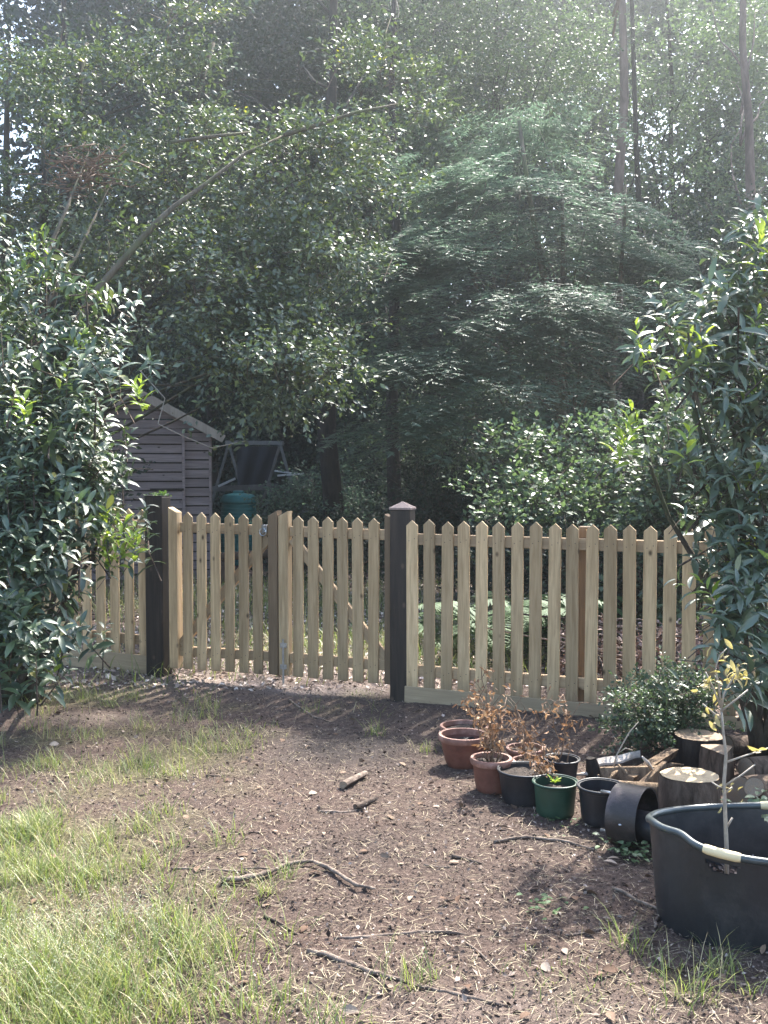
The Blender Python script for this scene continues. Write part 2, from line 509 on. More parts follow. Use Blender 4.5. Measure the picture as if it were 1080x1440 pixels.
def tree(name, label, cat, base, top, r0, lobes, crown, mats, group=None, bark='bark', limbs=10, build_kw=None, extra=None, stems=None, limb_r=.35):
    base = Vector(base)
    root = thing(name, base, label, cat, group)
    mb = MB()
    st = stems or [(base, Vector(top), r0)]
    for (a, b, r) in st:
        pp = limb_path(a - Vector((0, 0, .15)), b, 0, 10, .02)
        mb.tube(pp, [r * (1.25 if i == 0 else 1) * (1 - .75 * i / 9) for i in range(10)], 12, wob=.06)
    if limbs:
        pts, _ = lobe_points(lobes, limbs, 1, .1, .3)
        for p in pts:
            a, b, r = random.choice(st)
            p = Vector(p); t = min(.95, max(.15, (p.z - a.z) / max(.5, (b.z - a.z)) - random.uniform(.1, .3)))
            s0 = a.lerp(b, t)
            rr = max(.008, r * (1 - .75 * t) * limb_r)
            mb.tube(limb_path(s0, p, .05, 6, .07), [rr * (1 - .8 * i / 5) for i in range(6)], 6)
    mb.build('trunk', M[bark], root, True)
    lb = LB()
    crown(lb)
    lb.build('crown', [M[m_] for m_ in mats], root)
    return root


def px_path(pts, r=None):
    return [P(*p) for p in pts]


# ================================================================== GROUND
GRASS = [  # photo x, y, radius x, radius y (pixels), strength
    (60, 1400, 210, 130, 1.0), (60, 1215, 190, 75, .85), (40, 1160, 70, 30, .8), (250, 1330, 130, 60, .55), (230, 1160, 90, 30, .45), (120, 1115, 150, 20, .5), (330, 1085, 60, 16, .4), (200, 1030, 160, 12, .5), (40, 1290, 160, 60, .7), (60, 1040, 110, 14, .6), (380, 1035, 50, 12, .4), (210, 965, 60, 8, .5), (330, 995, 50, 10, .45), (300, 1190, 60, 18, .4), (420, 1400, 120, 40, .35), (330, 1230, 70, 30, .3),
    (180, 1085, 120, 22, .8), (70, 1075, 90, 16, .6), (270, 1060, 90, 24, .75), (100, 980, 140, 18, .7), (270, 1000, 80, 16, .35), (150, 1010, 120, 10, .3),
    (300, 1030, 60, 14, .5), (460, 1000, 60, 14, .35), (505, 975, 40, 10, .5), (810, 1395, 110, 40, .3), (590, 1370, 40, 18, .35), (960, 1390, 50, 40, .45),
    (280, 1250, 100, 50, .4), (590, 1050, 30, 14, .4), (330, 1110, 80, 20, .35), (250, 1145, 60, 14, .5)]
_gb = []
for gx, gy, rx, ry, st in GRASS:
    c = G(gx, min(gy, 1430)); s = c.y / F
    up = G(gx, gy - ry); _gb.append((c.x, c.y if gy < 1431 else c.y, rx * s, max(.05, (up.y - c.y)), st))
_gb.append((-1.2, 1.9, .9, .5, 1.0))
_fx = [(-.25, 8.3, 1.6, 1.0, .7), (.9, 8.4, 1.0, .8, .8), (2.5, 9.5, 2, 2, .5), (-1.2, 11, 2.0, 1.6, .6), (.5, 7.5, .7, .4, .7)]


def gmask(x, y):
    x = np.asarray(x, float); y = np.asarray(y, float)
    m = np.zeros_like(x)
    for cx, cy, rx, ry, st in _gb + _fx:
        d = ((x - cx) / rx) ** 2 + ((y - cy) / ry) ** 2
        m = np.maximum(m, st * np.exp(-d * 1.1))
    return m


def axis(lo, hi, d, far_lo, far_hi):
    a = list(np.arange(lo, hi + 1e-6, d)); s = d
    x = hi
    while x < far_hi: s *= 1.13; x += s; a.append(x)
    s = d; x = lo; b = []
    while x > far_lo: s *= 1.13; x -= s; b.append(x)
    return np.array(b[::-1] + a)


def make_ground():
    xs = axis(-2.8, 3.0, .022, -90, 90); ys = axis(1.6, 8.0, .022, -30, 110)
    nx, ny = len(xs), len(ys)
    X, Y = np.meshgrid(xs, ys)
    Z = np.array([gz(float(a), float(b)) for a, b in zip(X.ravel(), Y.ravel())])
    # fine lumps
    Z += np.array([noise.noise(Vector((a * 30, b * 30, 0))) * .007 + noise.noise(Vector((a * 14, b * 14, 9))) * .009 if (abs(a) < 4 and b < 9) else 0 for a, b in zip(X.ravel(), Y.ravel())])
    V = np.stack([X.ravel(), Y.ravel(), Z], 1)
    i = np.arange(nx * ny).reshape(ny, nx)
    Q = np.stack([i[:-1, :-1], i[:-1, 1:], i[1:, 1:], i[1:, :-1]], -1).reshape(-1, 4)
    me = bpy.data.meshes.new('ground')
    me.vertices.add(len(V)); me.vertices.foreach_set('co', V.ravel().astype('f'))
    me.loops.add(Q.size); me.loops.foreach_set('vertex_index', Q.ravel().astype('i'))
    me.polygons.add(len(Q)); me.polygons.foreach_set('loop_start', (np.arange(len(Q)) * 4).astype('i'))
    me.update(calc_edges=True)
    me.polygons.foreach_set('use_smooth', np.ones(len(Q), bool))
    at = me.attributes.new('turf', 'FLOAT', 'POINT')
    at.data.foreach_set('value', gmask(X.ravel(), Y.ravel()).astype('f'))
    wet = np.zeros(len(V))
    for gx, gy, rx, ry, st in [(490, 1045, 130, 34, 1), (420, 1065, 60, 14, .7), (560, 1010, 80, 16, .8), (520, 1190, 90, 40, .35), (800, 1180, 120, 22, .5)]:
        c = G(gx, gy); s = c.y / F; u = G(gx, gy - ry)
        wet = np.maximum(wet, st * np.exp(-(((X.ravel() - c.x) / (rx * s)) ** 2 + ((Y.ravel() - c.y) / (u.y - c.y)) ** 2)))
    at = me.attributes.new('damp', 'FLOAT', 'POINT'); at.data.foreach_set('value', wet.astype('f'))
    pale = np.zeros(len(V))  # paler soil painted as sunlight under the gate and in the clearing
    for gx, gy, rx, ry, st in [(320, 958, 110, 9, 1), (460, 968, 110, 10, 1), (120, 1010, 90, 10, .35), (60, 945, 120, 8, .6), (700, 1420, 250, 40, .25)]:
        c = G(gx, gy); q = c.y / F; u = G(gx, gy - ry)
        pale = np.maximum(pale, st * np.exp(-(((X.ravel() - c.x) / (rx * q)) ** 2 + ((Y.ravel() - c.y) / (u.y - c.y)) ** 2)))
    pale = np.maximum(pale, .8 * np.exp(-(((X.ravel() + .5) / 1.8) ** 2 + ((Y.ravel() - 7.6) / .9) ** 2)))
    at = me.attributes.new('sunlit_tint', 'FLOAT', 'POINT'); at.data.foreach_set('value', pale.astype('f'))
    m, nt, out = mat('forest_soil')
    tc = nt.nodes.new('ShaderNodeTexCoord'); ob = tc.outputs['Object']
    n1 = noise_tex(nt, 3.0, 6, .7, ob); n2 = noise_tex(nt, 45, 6, .75, ob); n3 = noise_tex(nt, 160, 4, .7, ob)
    c = ramp(nt, n2, [(.32, (.022, .014, .011)), (.5, (.078, .052, .040)), (.68, (.165, .120, .093))])
    c = mixc(nt, ramp(nt, n1, [(.35, (0, 0, 0)), (.7, (.5,) * 3)]), c, (.110, .066, .050))
    c = mixc(nt, ramp(nt, n3, [(.6, (0, 0, 0)), (.75, (.7,) * 3)]), c, (.22, .165, .13))
    a1 = nt.nodes.new('ShaderNodeAttribute'); a1.attribute_name = 'turf'
    mu = nt.nodes.new('ShaderNodeMath'); mu.operation = 'MULTIPLY_ADD'; mu.inputs[1].default_value = .9; mu.inputs[2].default_value = -.22
    nt.links.new(n2, mu.inputs[0])
    ad = nt.nodes.new('ShaderNodeMath'); ad.operation = 'ADD'
    nt.links.new(mu.outputs[0], ad.inputs[0]); nt.links.new(a1.outputs['Fac'], ad.inputs[1])
    g = ramp(nt, noise_tex(nt, 80, 4, .7, ob), [(.3, (.075, .080, .028)), (.7, (.19, .175, .070))])
    c = mixc(nt, ramp(nt, ad.outputs[0], [(.45, (0, 0, 0)), (.95, (.55,) * 3)]), c, g)
    a3 = nt.nodes.new('ShaderNodeAttribute'); a3.attribute_name = 'sunlit_tint'
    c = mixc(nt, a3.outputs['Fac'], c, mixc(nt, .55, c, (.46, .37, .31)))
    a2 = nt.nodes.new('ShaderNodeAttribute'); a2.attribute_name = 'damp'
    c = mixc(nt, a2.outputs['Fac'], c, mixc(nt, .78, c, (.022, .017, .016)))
    b = N(nt, 'ShaderNodeBsdfPrincipled', Roughness=.9)
    b.inputs['Specular IOR Level'].default_value = .3
    nt.links.new(c, b.inputs['Base Color'])
    rr = ramp(nt, a2.outputs['Fac'], [(.3, (.92,) * 3), (1, (.72,) * 3)])
    nt.links.new(rr, b.inputs['Roughness'])
    nt.links.new(bump(nt, n2, 1.0, .022), b.inputs['Normal'])
    nt.links.new(b.outputs[0], out.inputs[0])
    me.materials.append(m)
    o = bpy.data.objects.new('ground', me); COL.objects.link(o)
    tag(o, kind='structure')


make_ground()


def gzs(x, y): return np.array([gz(float(a), float(b)) for a, b in zip(x, y)])


def scatter(n, y0, y1, xs=.42):
    """positions spread over the visible wedge of ground, denser near"""
    u = RNG.random(n); y = 1 / (1 / y0 + u * (1 / y1 - 1 / y0))
    y = y0 + (y1 - y0) * u ** 1.25
    x = RNG.uniform(-xs, xs, n) * y
    return x, y


def litter():
    lb = LB()
    x, y = scatter(110000, 2.0, 9.0)
    gm = gmask(x, y); keep = RNG.random(len(x)) > gm * .6
    x, y = x[keep], y[keep]; n = len(x)
    pos = np.stack([x, y, gzs(x, y) + .005], 1)
    d = ball(n); d[:, 2] *= .55
    nn = RNG.normal(size=(n, 3)) * .6; nn[:, 2] += 1
    s = RNG.lognormal(math.log(.0075), .5, n).clip(.003, .028)
    lb.add(pos, d, nn, s, s * RNG.uniform(.3, .8, n), T_SMALL, 0)
    # needles and straw
    x, y = scatter(16000, 2.0, 8.5); n = len(x)
    pos = np.stack([x, y, gzs(x, y) + .006], 1)
    d = ball(n); d[:, 2] = np.abs(d[:, 2]) * .12
    s = RNG.uniform(.015, .06, n)
    lb.add(pos, d, np.tile((0, 0, 1.), (n, 1)), s, RNG.uniform(.0008, .0024, n), T_NEEDLE, 1)
    # bigger dead leaves
    x, y = scatter(420, 2.0, 9); n = len(x)
    pos = np.stack([x, y, gzs(x, y) + .008], 1); d = ball(n); d[:, 2] *= .25
    nn = RNG.normal(size=(n, 3)) * .5; nn[:, 2] += 1
    s = RNG.uniform(.02, .05, n)
    lb.add(pos, d, nn, s, s * .55, T_LONG, 2)
    # beyond the gate the litter is coloured paler to look sunlit
    x = RNG.uniform(-3.2, 4.5, 26000); y = RNG.uniform(6.6, 14, 26000); n = len(x)
    pos = np.stack([x, y, gzs(x, y) + .01], 1); d = ball(n); d[:, 2] *= .4
    nn = RNG.normal(size=(n, 3)) * .5; nn[:, 2] += 1
    s = RNG.uniform(.015, .06, n)
    lb.add(pos, d, nn, s, s * .55, T_SMALL, 3)
    pale = islands('pale_litter', [(0, (.14, .10, .08)), (.5, (.36, .27, .22)), (1, (.65, .56, .48))])
    dl = islands('dead_leaf_litter', [(0, (.09, .05, .03)), (.6, (.18, .12, .08)), (1, (.34, .27, .21))])
    o = lb.build('leaf_litter', [M['litter'], M['straw'], dl, pale])
    tag(o, 'brown bark crumbs, dry needles and leaf fragments strewn over the bare earth', 'litter', kind='stuff')


litter()


def blades(lb, x, y, hh, w, mi=0, lean=.5):
    n = len(x)
    pos = np.stack([x, y, gzs(x, y) - .004], 1)
    a = RNG.uniform(0, 2 * math.pi, n); l = RNG.random(n) * lean
    d = np.stack([np.cos(a) * l, np.sin(a) * l, np.ones(n)], 1)
    nn = np.stack([np.cos(a), np.sin(a), np.full(n, .2)], 1)
    lb.add(pos, d, nn, hh, w, T_BLADE, mi)


def grass():
    lb = LB()
    x, y = scatter(150000, 1.9, 7.2, .40)
    gm = gmask(x, y)
    nz = np.array([noise.noise(Vector((float(a) * 3.5, float(b) * 3.5, 4))) for a, b in zip(x, y)])
    nz2 = np.array([noise.noise(Vector((float(a) * 14, float(b) * 14, 8))) for a, b in zip(x, y)])
    keep = RNG.random(len(x)) < np.clip(gm * .42 * (.55 + nz * 2.2 + nz2 * 1.6) - .10, 0, 1)
    x, y, gm = x[keep], y[keep], gm[keep]; n = len(x)
    hh = RNG.uniform(.015, .055, n) * (.5 + gm)
    blades(lb, x, y, hh, RNG.uniform(.0014, .0032, n), 0, .9)
    # tufts
    for i in range(120):
        for _ in range(30):
            yy = random.uniform(2.05, 6.5); xx = random.uniform(-.4, .4) * yy
            if random.random() < gmask(xx, yy) ** 1.5: break
        k = random.randint(18, 50); r = random.uniform(.02, .07)
        blades(lb, xx + RNG.normal(size=k) * r, yy + RNG.normal(size=k) * r, RNG.uniform(.06, .15, k), RNG.uniform(.0018, .0035, k), 0, .9)
    # the rank tall clump in the near left corner and beside it
    for (gx, gy, k, r, h0, h1) in [(60, 1425, 560, .16, .08, .21), (150, 1400, 360, .13, .07, .18), (20, 1350, 220, .12, .06, .15), (275, 1345, 240, .09, .07, .16), (110, 1240, 240, .1, .06, .13), (20, 1180, 220, .08, .06, .12),
                                  (230, 1300, 200, .09, .06, .14), (960, 1405, 40, .04, .08, .16), (800, 1385, 110, .13, .02, .05), (340, 1420, 160, .09, .06, .14), (945, 1295, 14, .02, .08, .15), (1045, 1400, 12, .02, .08, .15), (160, 1085, 200, .16, .04, .08), (325, 1030, 130, .14, .04, .07), (110, 975, 200, .4, .05, .1), (45, 1165, 160, .07, .05, .10), (600, 1055, 30, .04, .04, .08), (590, 1375, 40, .05, .03, .07)]:
        c = G(gx, gy)
        blades(lb, c.x + RNG.normal(size=k) * r, c.y + RNG.normal(size=k) * r * .8, RNG.uniform(h0, h1, k), RNG.uniform(.002, .0042, k), 0, .75)
    # dry straws lying among it
    x, y = scatter(13000, 1.9, 6.5, .4); keep = RNG.random(len(x)) < gmask(x, y); x, y = x[keep], y[keep]; n = len(x)
    blades(lb, x, y, RNG.uniform(.04, .12, n), RNG.uniform(.001, .002, n), 1, 4)
    # pale seed heads on fine stalks
    k = 170
    c = G(70, 1370); sx = c.x + RNG.normal(size=k) * .24; sy = c.y + RNG.normal(size=k) * .2
    hh = RNG.uniform(.08, .2, k); gzv = gzs(sx, sy)
    blades(lb, sx, sy, hh, .0012, 1, .35)
    for j in range(26):
        p = np.stack([sx + RNG.normal(size=k) * .012, sy + RNG.normal(size=k) * .012, gzv + hh * RNG.uniform(.6, 1.05, k)], 1)
        lb.add(p, ball(k), ball(k), RNG.uniform(.003, .006, k), .003, T_SMALL, 2)
    tag(lb.build('grass', [M['grass'], M['straw'], M['seed']]), 'patchy green grass with dry straws growing out of the bare soil', 'grass', kind='stuff')
    lb = LB()
    x = RNG.uniform(-3.5, 4.5, 60000); y = RNG.uniform(6.7, 14, 60000)
    gm = gmask(x, y); keep = RNG.random(len(x)) < gm * .9; x, y = x[keep], y[keep]; n = len(x)
    blades(lb, x, y, RNG.uniform(.06, .22, n), RNG.uniform(.004, .008, n), 0, .8)
    tag(lb.build('grass', [M['grass']]), 'longer green grass in the clearing beyond the gate', 'grass', kind='stuff')


grass()

# ================================================================== FENCE AND GATE
def picket_mesh(w, h, t, key):
    """board with a pointed top, both edges eased; origin at the foot, z up"""
    b = .003; pk = w * .45
    out = [(-w / 2, 0), (w / 2, 0), (w / 2, h - pk), (0, h), (-w / 2, h - pk)]
    ins = [(-w / 2 + b, b), (w / 2 - b, b), (w / 2 - b, h - pk - b * .4), (0, h - b * 1.4), (-w / 2 + b, h - pk - b * .4)]
    vs = [(x, -t / 2, z) for x, z in ins] + [(x, -t / 2 + b, z) for x, z in out] + [(x, t / 2 - b, z) for x, z in out] + [(x, t / 2, z) for x, z in ins]
    fs = [(0, 1, 2, 3, 4), (19, 18, 17, 16, 15)]
    for r in range(3):
        for i in range(5):
            j = (i + 1) % 5
            fs.append((r * 5 + j, r * 5 + i, (r + 1) * 5 + i, (r + 1) * 5 + j))
    mi = [0] * len(fs)
    for zf in (.105, .885):
        for xx in (-.017, .017):
            b0 = len(vs); cz = h * zf + xx * .4
            vs += [(xx + .0028 * math.cos(a), -t / 2 - .0012, cz + .0028 * math.sin(a)) for a in [i * math.pi / 3 for i in range(6)]]
            vs += [(xx + .0032 * math.cos(a), -t / 2 + .001, cz + .0032 * math.sin(a)) for a in [i * math.pi / 3 for i in range(6)]]
            fs.append(tuple(b0 + i for i in range(6))); mi.append(1)
            for i in range(6): fs.append((b0 + (i + 1) % 6, b0 + i, b0 + 6 + i, b0 + 6 + (i + 1) % 6)); mi.append(1)
    me = bpy.data.meshes.new(key); me.from_pydata(vs, [], fs); me.materials.append(M['picket']); me.materials.append(M['hoop'])
    me.polygons.foreach_set('material_index', mi); me.update()
    return me


PK = [picket_mesh(.072, 1.03, .018, 'picket') for _ in range(1)]


def add_picket(parent, foot, ang, h=1.03, name='picket', mesh=None, m=None):
    o = bpy.data.objects.new(name, mesh or PK[0]); COL.objects.link(o)
    o.parent = parent; o.location = Vector(foot) - wloc(parent)
    o.rotation_euler = (random.uniform(-.004, .004), random.uniform(-.006, .006), ang + random.uniform(-.01, .01))
    o.scale = (random.uniform(.97, 1.03), 1, h / 1.03)
    return o


def fence_panel(name, label, a, b, group, n, gravel=True, posts=(), start=0):
    """a, b = (px, Y, y_top, y_bottom of the pickets, y_bottom of the gravel board)"""
    A0, B0 = P(a[0], a[3], a[1]), P(b[0], b[3], b[1])
    A1, B1 = P(a[0], a[2], a[1]), P(b[0], b[2], b[1])
    AG, BG = P(a[0], a[4], a[1]), P(b[0], b[4], b[1])
    d = (B0 - A0); d2 = Vector((d.x, d.y, 0)).normalized(); ang = math.atan2(d2.y, d2.x)
    back = Vector((-d2.y, d2.x, 0))
    if back.y < 0: back = -back
    root = thing(name, Vector((A0.x, A0.y, 0)), label, 'fence', group)
    for i in range(n):
        t = (i + start) / (n - 1 + start)
        f = A0.lerp(B0, t); tp = A1.lerp(B1, t)
        add_picket(root, f + Vector((0, 0, random.uniform(-.004, .004))), ang, (tp - f).length + random.uniform(-.006, .006))
    ext = d2 * .05
    for fr0, hh in ((.885, .068), (.105, .068)):
        mb = MB()
        p0 = A0.lerp(A1, fr0) + back * .030 - ext; p1 = B0.lerp(B1, fr0) + back * .030 + ext
        mb.beam((0, 0, 0), (0, 0, (1)), 1, 1) if False else None
        L = (p1 - p0).length
        mb.box((0, 0, 0), (L, .036, hh), None, 0, .003)
        o = mb.build('rail', M['rail'], None)
        o.parent = root; o.location = (p0 + p1) / 2 - wloc(root)
        o.rotation_euler = (0, -math.asin((p1.z - p0.z) / L), ang)
    if gravel:
        mb = MB()
        q0, q1 = (A0 + AG) / 2 - ext, (B0 + BG) / 2 + ext
        L = (q1 - q0).length
        h0, h1 = (A0 - AG).length + .01, (B0 - BG).length + .01
        hh = (h0 + h1) / 2 + .03
        mb.box((0, 0, 0), (L, .026, hh), None, 0, .003)
        o = mb.build('gravel_board', M['gravel_board'], None)
        o.parent = root; o.location = (q0 + q1) / 2 - back * -.002 - Vector((0, 0, .014)) - wloc(root)
        o.rotation_euler = (0, -math.asin((q1.z - q0.z) / L), ang)
    for px, wd in posts:
        t = (px - a[0]) / (b[0] - a[0])
        f = A0.lerp(B0, t) + back * .095; tp = A1.lerp(B1, t)
        mb = MB(); hh = tp.z - .07
        mb.box((0, 0, hh / 2), (wd, wd, hh + .1), None, 0, .004)
        o = mb.build('intermediate_post', M['picket_dark'], None)
        o.parent = root; o.location = Vector((f.x, f.y, 0)) - wloc(root); o.rotation_euler = (0, 0, ang)
    return root, ang, d2, back


fence_panel('picket_fence', 'long pale picket fence run right of the capped gate post, behind the plant pots', (580, 6.28, 731, 968, 996), (1084, 5.57, 743, 1012, 1052),
            'picket fence either side of the gate', 20, posts=((833, .075),))
fence_panel('picket_fence', 'short pale picket fence run half hidden by the laurel, left of the flat topped post', (-60, 7.75, 700, 896, 920), (203, 7.13, 716, 923, 948),
            'picket fence either side of the gate', 15)


def gate_leaf(label, x0, x1, Y0, Y1, pks, top, bot, closing):
    """x0..x1 photo pixels of the leaf's ends; top / bot = y at both ends"""
    def at(px):
        t = (px - x0) / (x1 - x0)
        Y = 1 / ((1 - t) / Y0 + t / Y1)
        return P(px, bot[0] + (bot[1] - bot[0]) * t, Y), P(px, top[0] + (top[1] - top[0]) * t, Y)
    A0, A1 = at(x0); B0, B1 = at(x1)
    d = Vector((B0.x - A0.x, B0.y - A0.y, 0)).normalized(); ang = math.atan2(d.y, d.x)
    back = Vector((-d.y, d.x, 0));
    if back.y < 0: back = -back
    root = thing('timber_gate', Vector((A0.x, A0.y, 0)), label, 'gate', 'two leaves of the picket gate')
    for px in pks:
        f, tp = at(px)
        add_picket(root, f + back * 0, ang, (tp - f).length)
    for side, (f, tp) in enumerate((at(x0), at(x1))):
        w = .07; hh = (tp - f).length + .028
        rise = +1 if (side == 1) else -1          # which edge of the stile is high
        if closing == 'left': rise = 1 if side == 0 else -1
        if closing == 'right': rise = -1 if side == 0 else 1
        hi, lo = hh, hh - .035
        zl, zr = (lo, hi) if rise > 0 else (hi, lo)
        mb = MB(); t = .058; c = .004
        fr = [(-w / 2, 0), (w / 2, 0), (w / 2, zr), (-w / 2, zl)]
        inn = [(-w / 2 + c, c), (w / 2 - c, c), (w / 2 - c, zr - c), (-w / 2 + c, zl - c)]
        vs = [(x, -.009, z) for x, z in inn] + [(x, -.009 + c, z) for x, z in fr] + [(x, t - c, z) for x, z in fr] + [(x, t, z) for x, z in inn]
        fs = [(0, 1, 2, 3), (15, 14, 13, 12)]
        for r in range(3):
            for i in range(4):
                j = (i + 1) % 4; fs.append((r * 4 + j, r * 4 + i, (r + 1) * 4 + i, (r + 1) * 4 + j))
        mb.add(vs, fs)
        inw = d * (w / 2 + .001) * (1 if side == 0 else -1)
        dark = (closing == 'right' and side == 1) or (closing == 'left' and side == 1)  # right-hand stile of each leaf takes the darker brown wood
        o = mb.build('stile', M['picket_dark' if dark else 'picket'], None)
        o.parent = root; o.location = f + inw - wloc(root); o.rotation_euler = (0, 0, ang)
        if dark: o['label'] = 'darker brown stile'
    for fr0 in (.90, .11):
        p0 = A0.lerp(A1, fr0) + back * .029 + d * .072; p1 = B0.lerp(B1, fr0) + back * .029 - d * .072
        L = (p1 - p0).length; mb = MB(); mb.box((0, 0, 0), (L, .036, .066), None, 0, .003)
        o = mb.build('rail', M['rail'], None); o.parent = root; o.location = (p0 + p1) / 2 - wloc(root)
        o.rotation_euler = (0, -math.asin((p1.z - p0.z) / L), ang)
    # brace
    if closing == 'right': p0, p1 = A0.lerp(A1, .15) + d * .075, B0.lerp(B1, .855) - d * .085
    else: p0, p1 = A0.lerp(A1, .855) + d * .085, B0.lerp(B1, .15) - d * .075
    p0 += back * .027; p1 += back * .027; L = (p1 - p0).length
    mb = MB(); mb.box((0, 0, 0), (L, .030, .062), None, 0, .003)
    o = mb.build('brace', M['rail'], None); o.parent = root; o.location = (p0 + p1) / 2 - wloc(root)
    o.rotation_euler = (0, -math.asin((p1.z - p0.z) / L), ang)
    return root, at, d, back, ang


L_GATE = gate_leaf('left gate leaf, its pickets in front of the shed, with the ring latch', 239, 391.5, 7.03, 6.68, [265, 284.5, 304, 323.6, 343.6, 363.4], (719, 724), (939, 949.5), 'right')
R_GATE = gate_leaf('right gate leaf, hung on the post with the pyramid cap', 392.5, 556, 6.675, 6.37, [419.6, 440.5, 461.5, 482.6, 503.8, 525], (724.5, 729.5), (949.5, 963), 'left')
# latch and drop bolt
root, at, d, back, ang = L_GATE
c = at(371)[1] - Vector((0, 0, .115)) + Vector((0, -.006, 0))
mb = MB()
ring = [c + d * math.cos(a) * .024 + Vector((0, 0, math.sin(a) * .024)) - back * .012 for a in [i * math.pi / 8 for i in range(17)]]
mb.tube(ring, .004, 6, cap=False); mb.box(c + Vector((0, 0, .022)) + back * .004, (.045, .014, .05), Matrix.Rotation(ang, 3, 'Z'), 0, .002)
mb.tube([c + back * .01, c - back * .016], .009, 8)
mb.build('ring_latch', M['steel'], root, True, auto=40)
root, at, d, back, ang = R_GATE
f = at(400)[0] - back * .016
mb = MB(); mb.tube([f + Vector((0, 0, .24)), f + Vector((0, 0, -.05))], .0065, 8)
for z in (.06, .2): mb.box(f + Vector((0, 0, z)) + back * .004, (.045, .014, .03), Matrix.Rotation(ang, 3, 'Z'), 0, .002)
mb.build('drop_bolt', plain('dull_bolt', (.30, .26, .22), .6, .3, 20, .1), root, True, auto=40)


def gate_post(label, px, Y, ytop, ybase, w, rot, cap):
    b = P(px, ybase, Y); t = P(px, ytop, Y)
    root = thing('gate_post', Vector((b.x, b.y, b.z)), label, 'post', 'dark posts either side of the gate')
    hh = t.z - b.z - (.045 if cap else 0); Rz = Matrix.Rotation(rot, 3, 'Z')
    mb = MB(); mb.box((0, 0, hh / 2 - .06), (w, w, hh + .12), None, 0, .006)
    o = mb.build('shaft', M['post'], None); o.parent = root; o.rotation_euler = (0, 0, rot)
    mb = MB()
    if cap:
        e = w / 2 + .004
        vs = [(-e, -e, hh), (e, -e, hh), (e, e, hh), (-e, e, hh), (-e, -e, hh + .012), (e, -e, hh + .012), (e, e, hh + .012), (-e, e, hh + .012), (0, 0, hh + .05)]
        fs = [(3, 2, 1, 0)] + [(i, (i + 1) % 4, (i + 1) % 4 + 4, i + 4) for i in range(4)] + [(i + 4, (i + 1) % 4 + 4, 8) for i in range(4)]
    else:
        e = w / 2 - .001
        vs = [(x * e, y * e, hh + z) for z in (0.0, .006) for x, y in ((-1, -1), (1, -1), (1, 1), (-1, 1))]
        fs = [(3, 2, 1, 0), (4, 5, 6, 7)] + [(i, (i + 1) % 4, (i + 1) % 4 + 4, i + 4) for i in range(4)]
    mb.add(vs, fs)
    o = mb.build('cap', M['post_cap'] if cap else M['bark_dark'], None); o.parent = root; o.rotation_euler = (0, 0, rot)
    return root


gate_post('near black gate post with a pale pyramid cap, between gate and long fence', 566, 6.36, 706, 986, .128, R(-17), True)
gate_post('flat topped black gate post beside the laurel, without a cap', 224, 7.1, 698, 947, .132, R(-16), False)
# sprig of moss growing on the flat post top
tp = P(224, 697, 7.1)
lb = LB(); k = 60
lb.add(np.array(tp)[None] + RNG.normal(size=(k, 3)) * (.035, .03, .006) + (0, 0, .004), RNG.normal(size=(k, 3)) * .5 + (0, 0, .5), ball(k), RNG.uniform(.012, .028, k), .012, T_SMALL)
lb.add(np.array([[tp.x + .03, tp.y, tp.z]] * 4), RNG.normal(size=(4, 3)) * .6 + (0, 0, .7), ball(4), .05, .02, T_LONG)
tag(lb.build('moss_tuft', [M['fern']]), 'small green moss tuft growing on the flat post top', 'moss', kind='stuff')

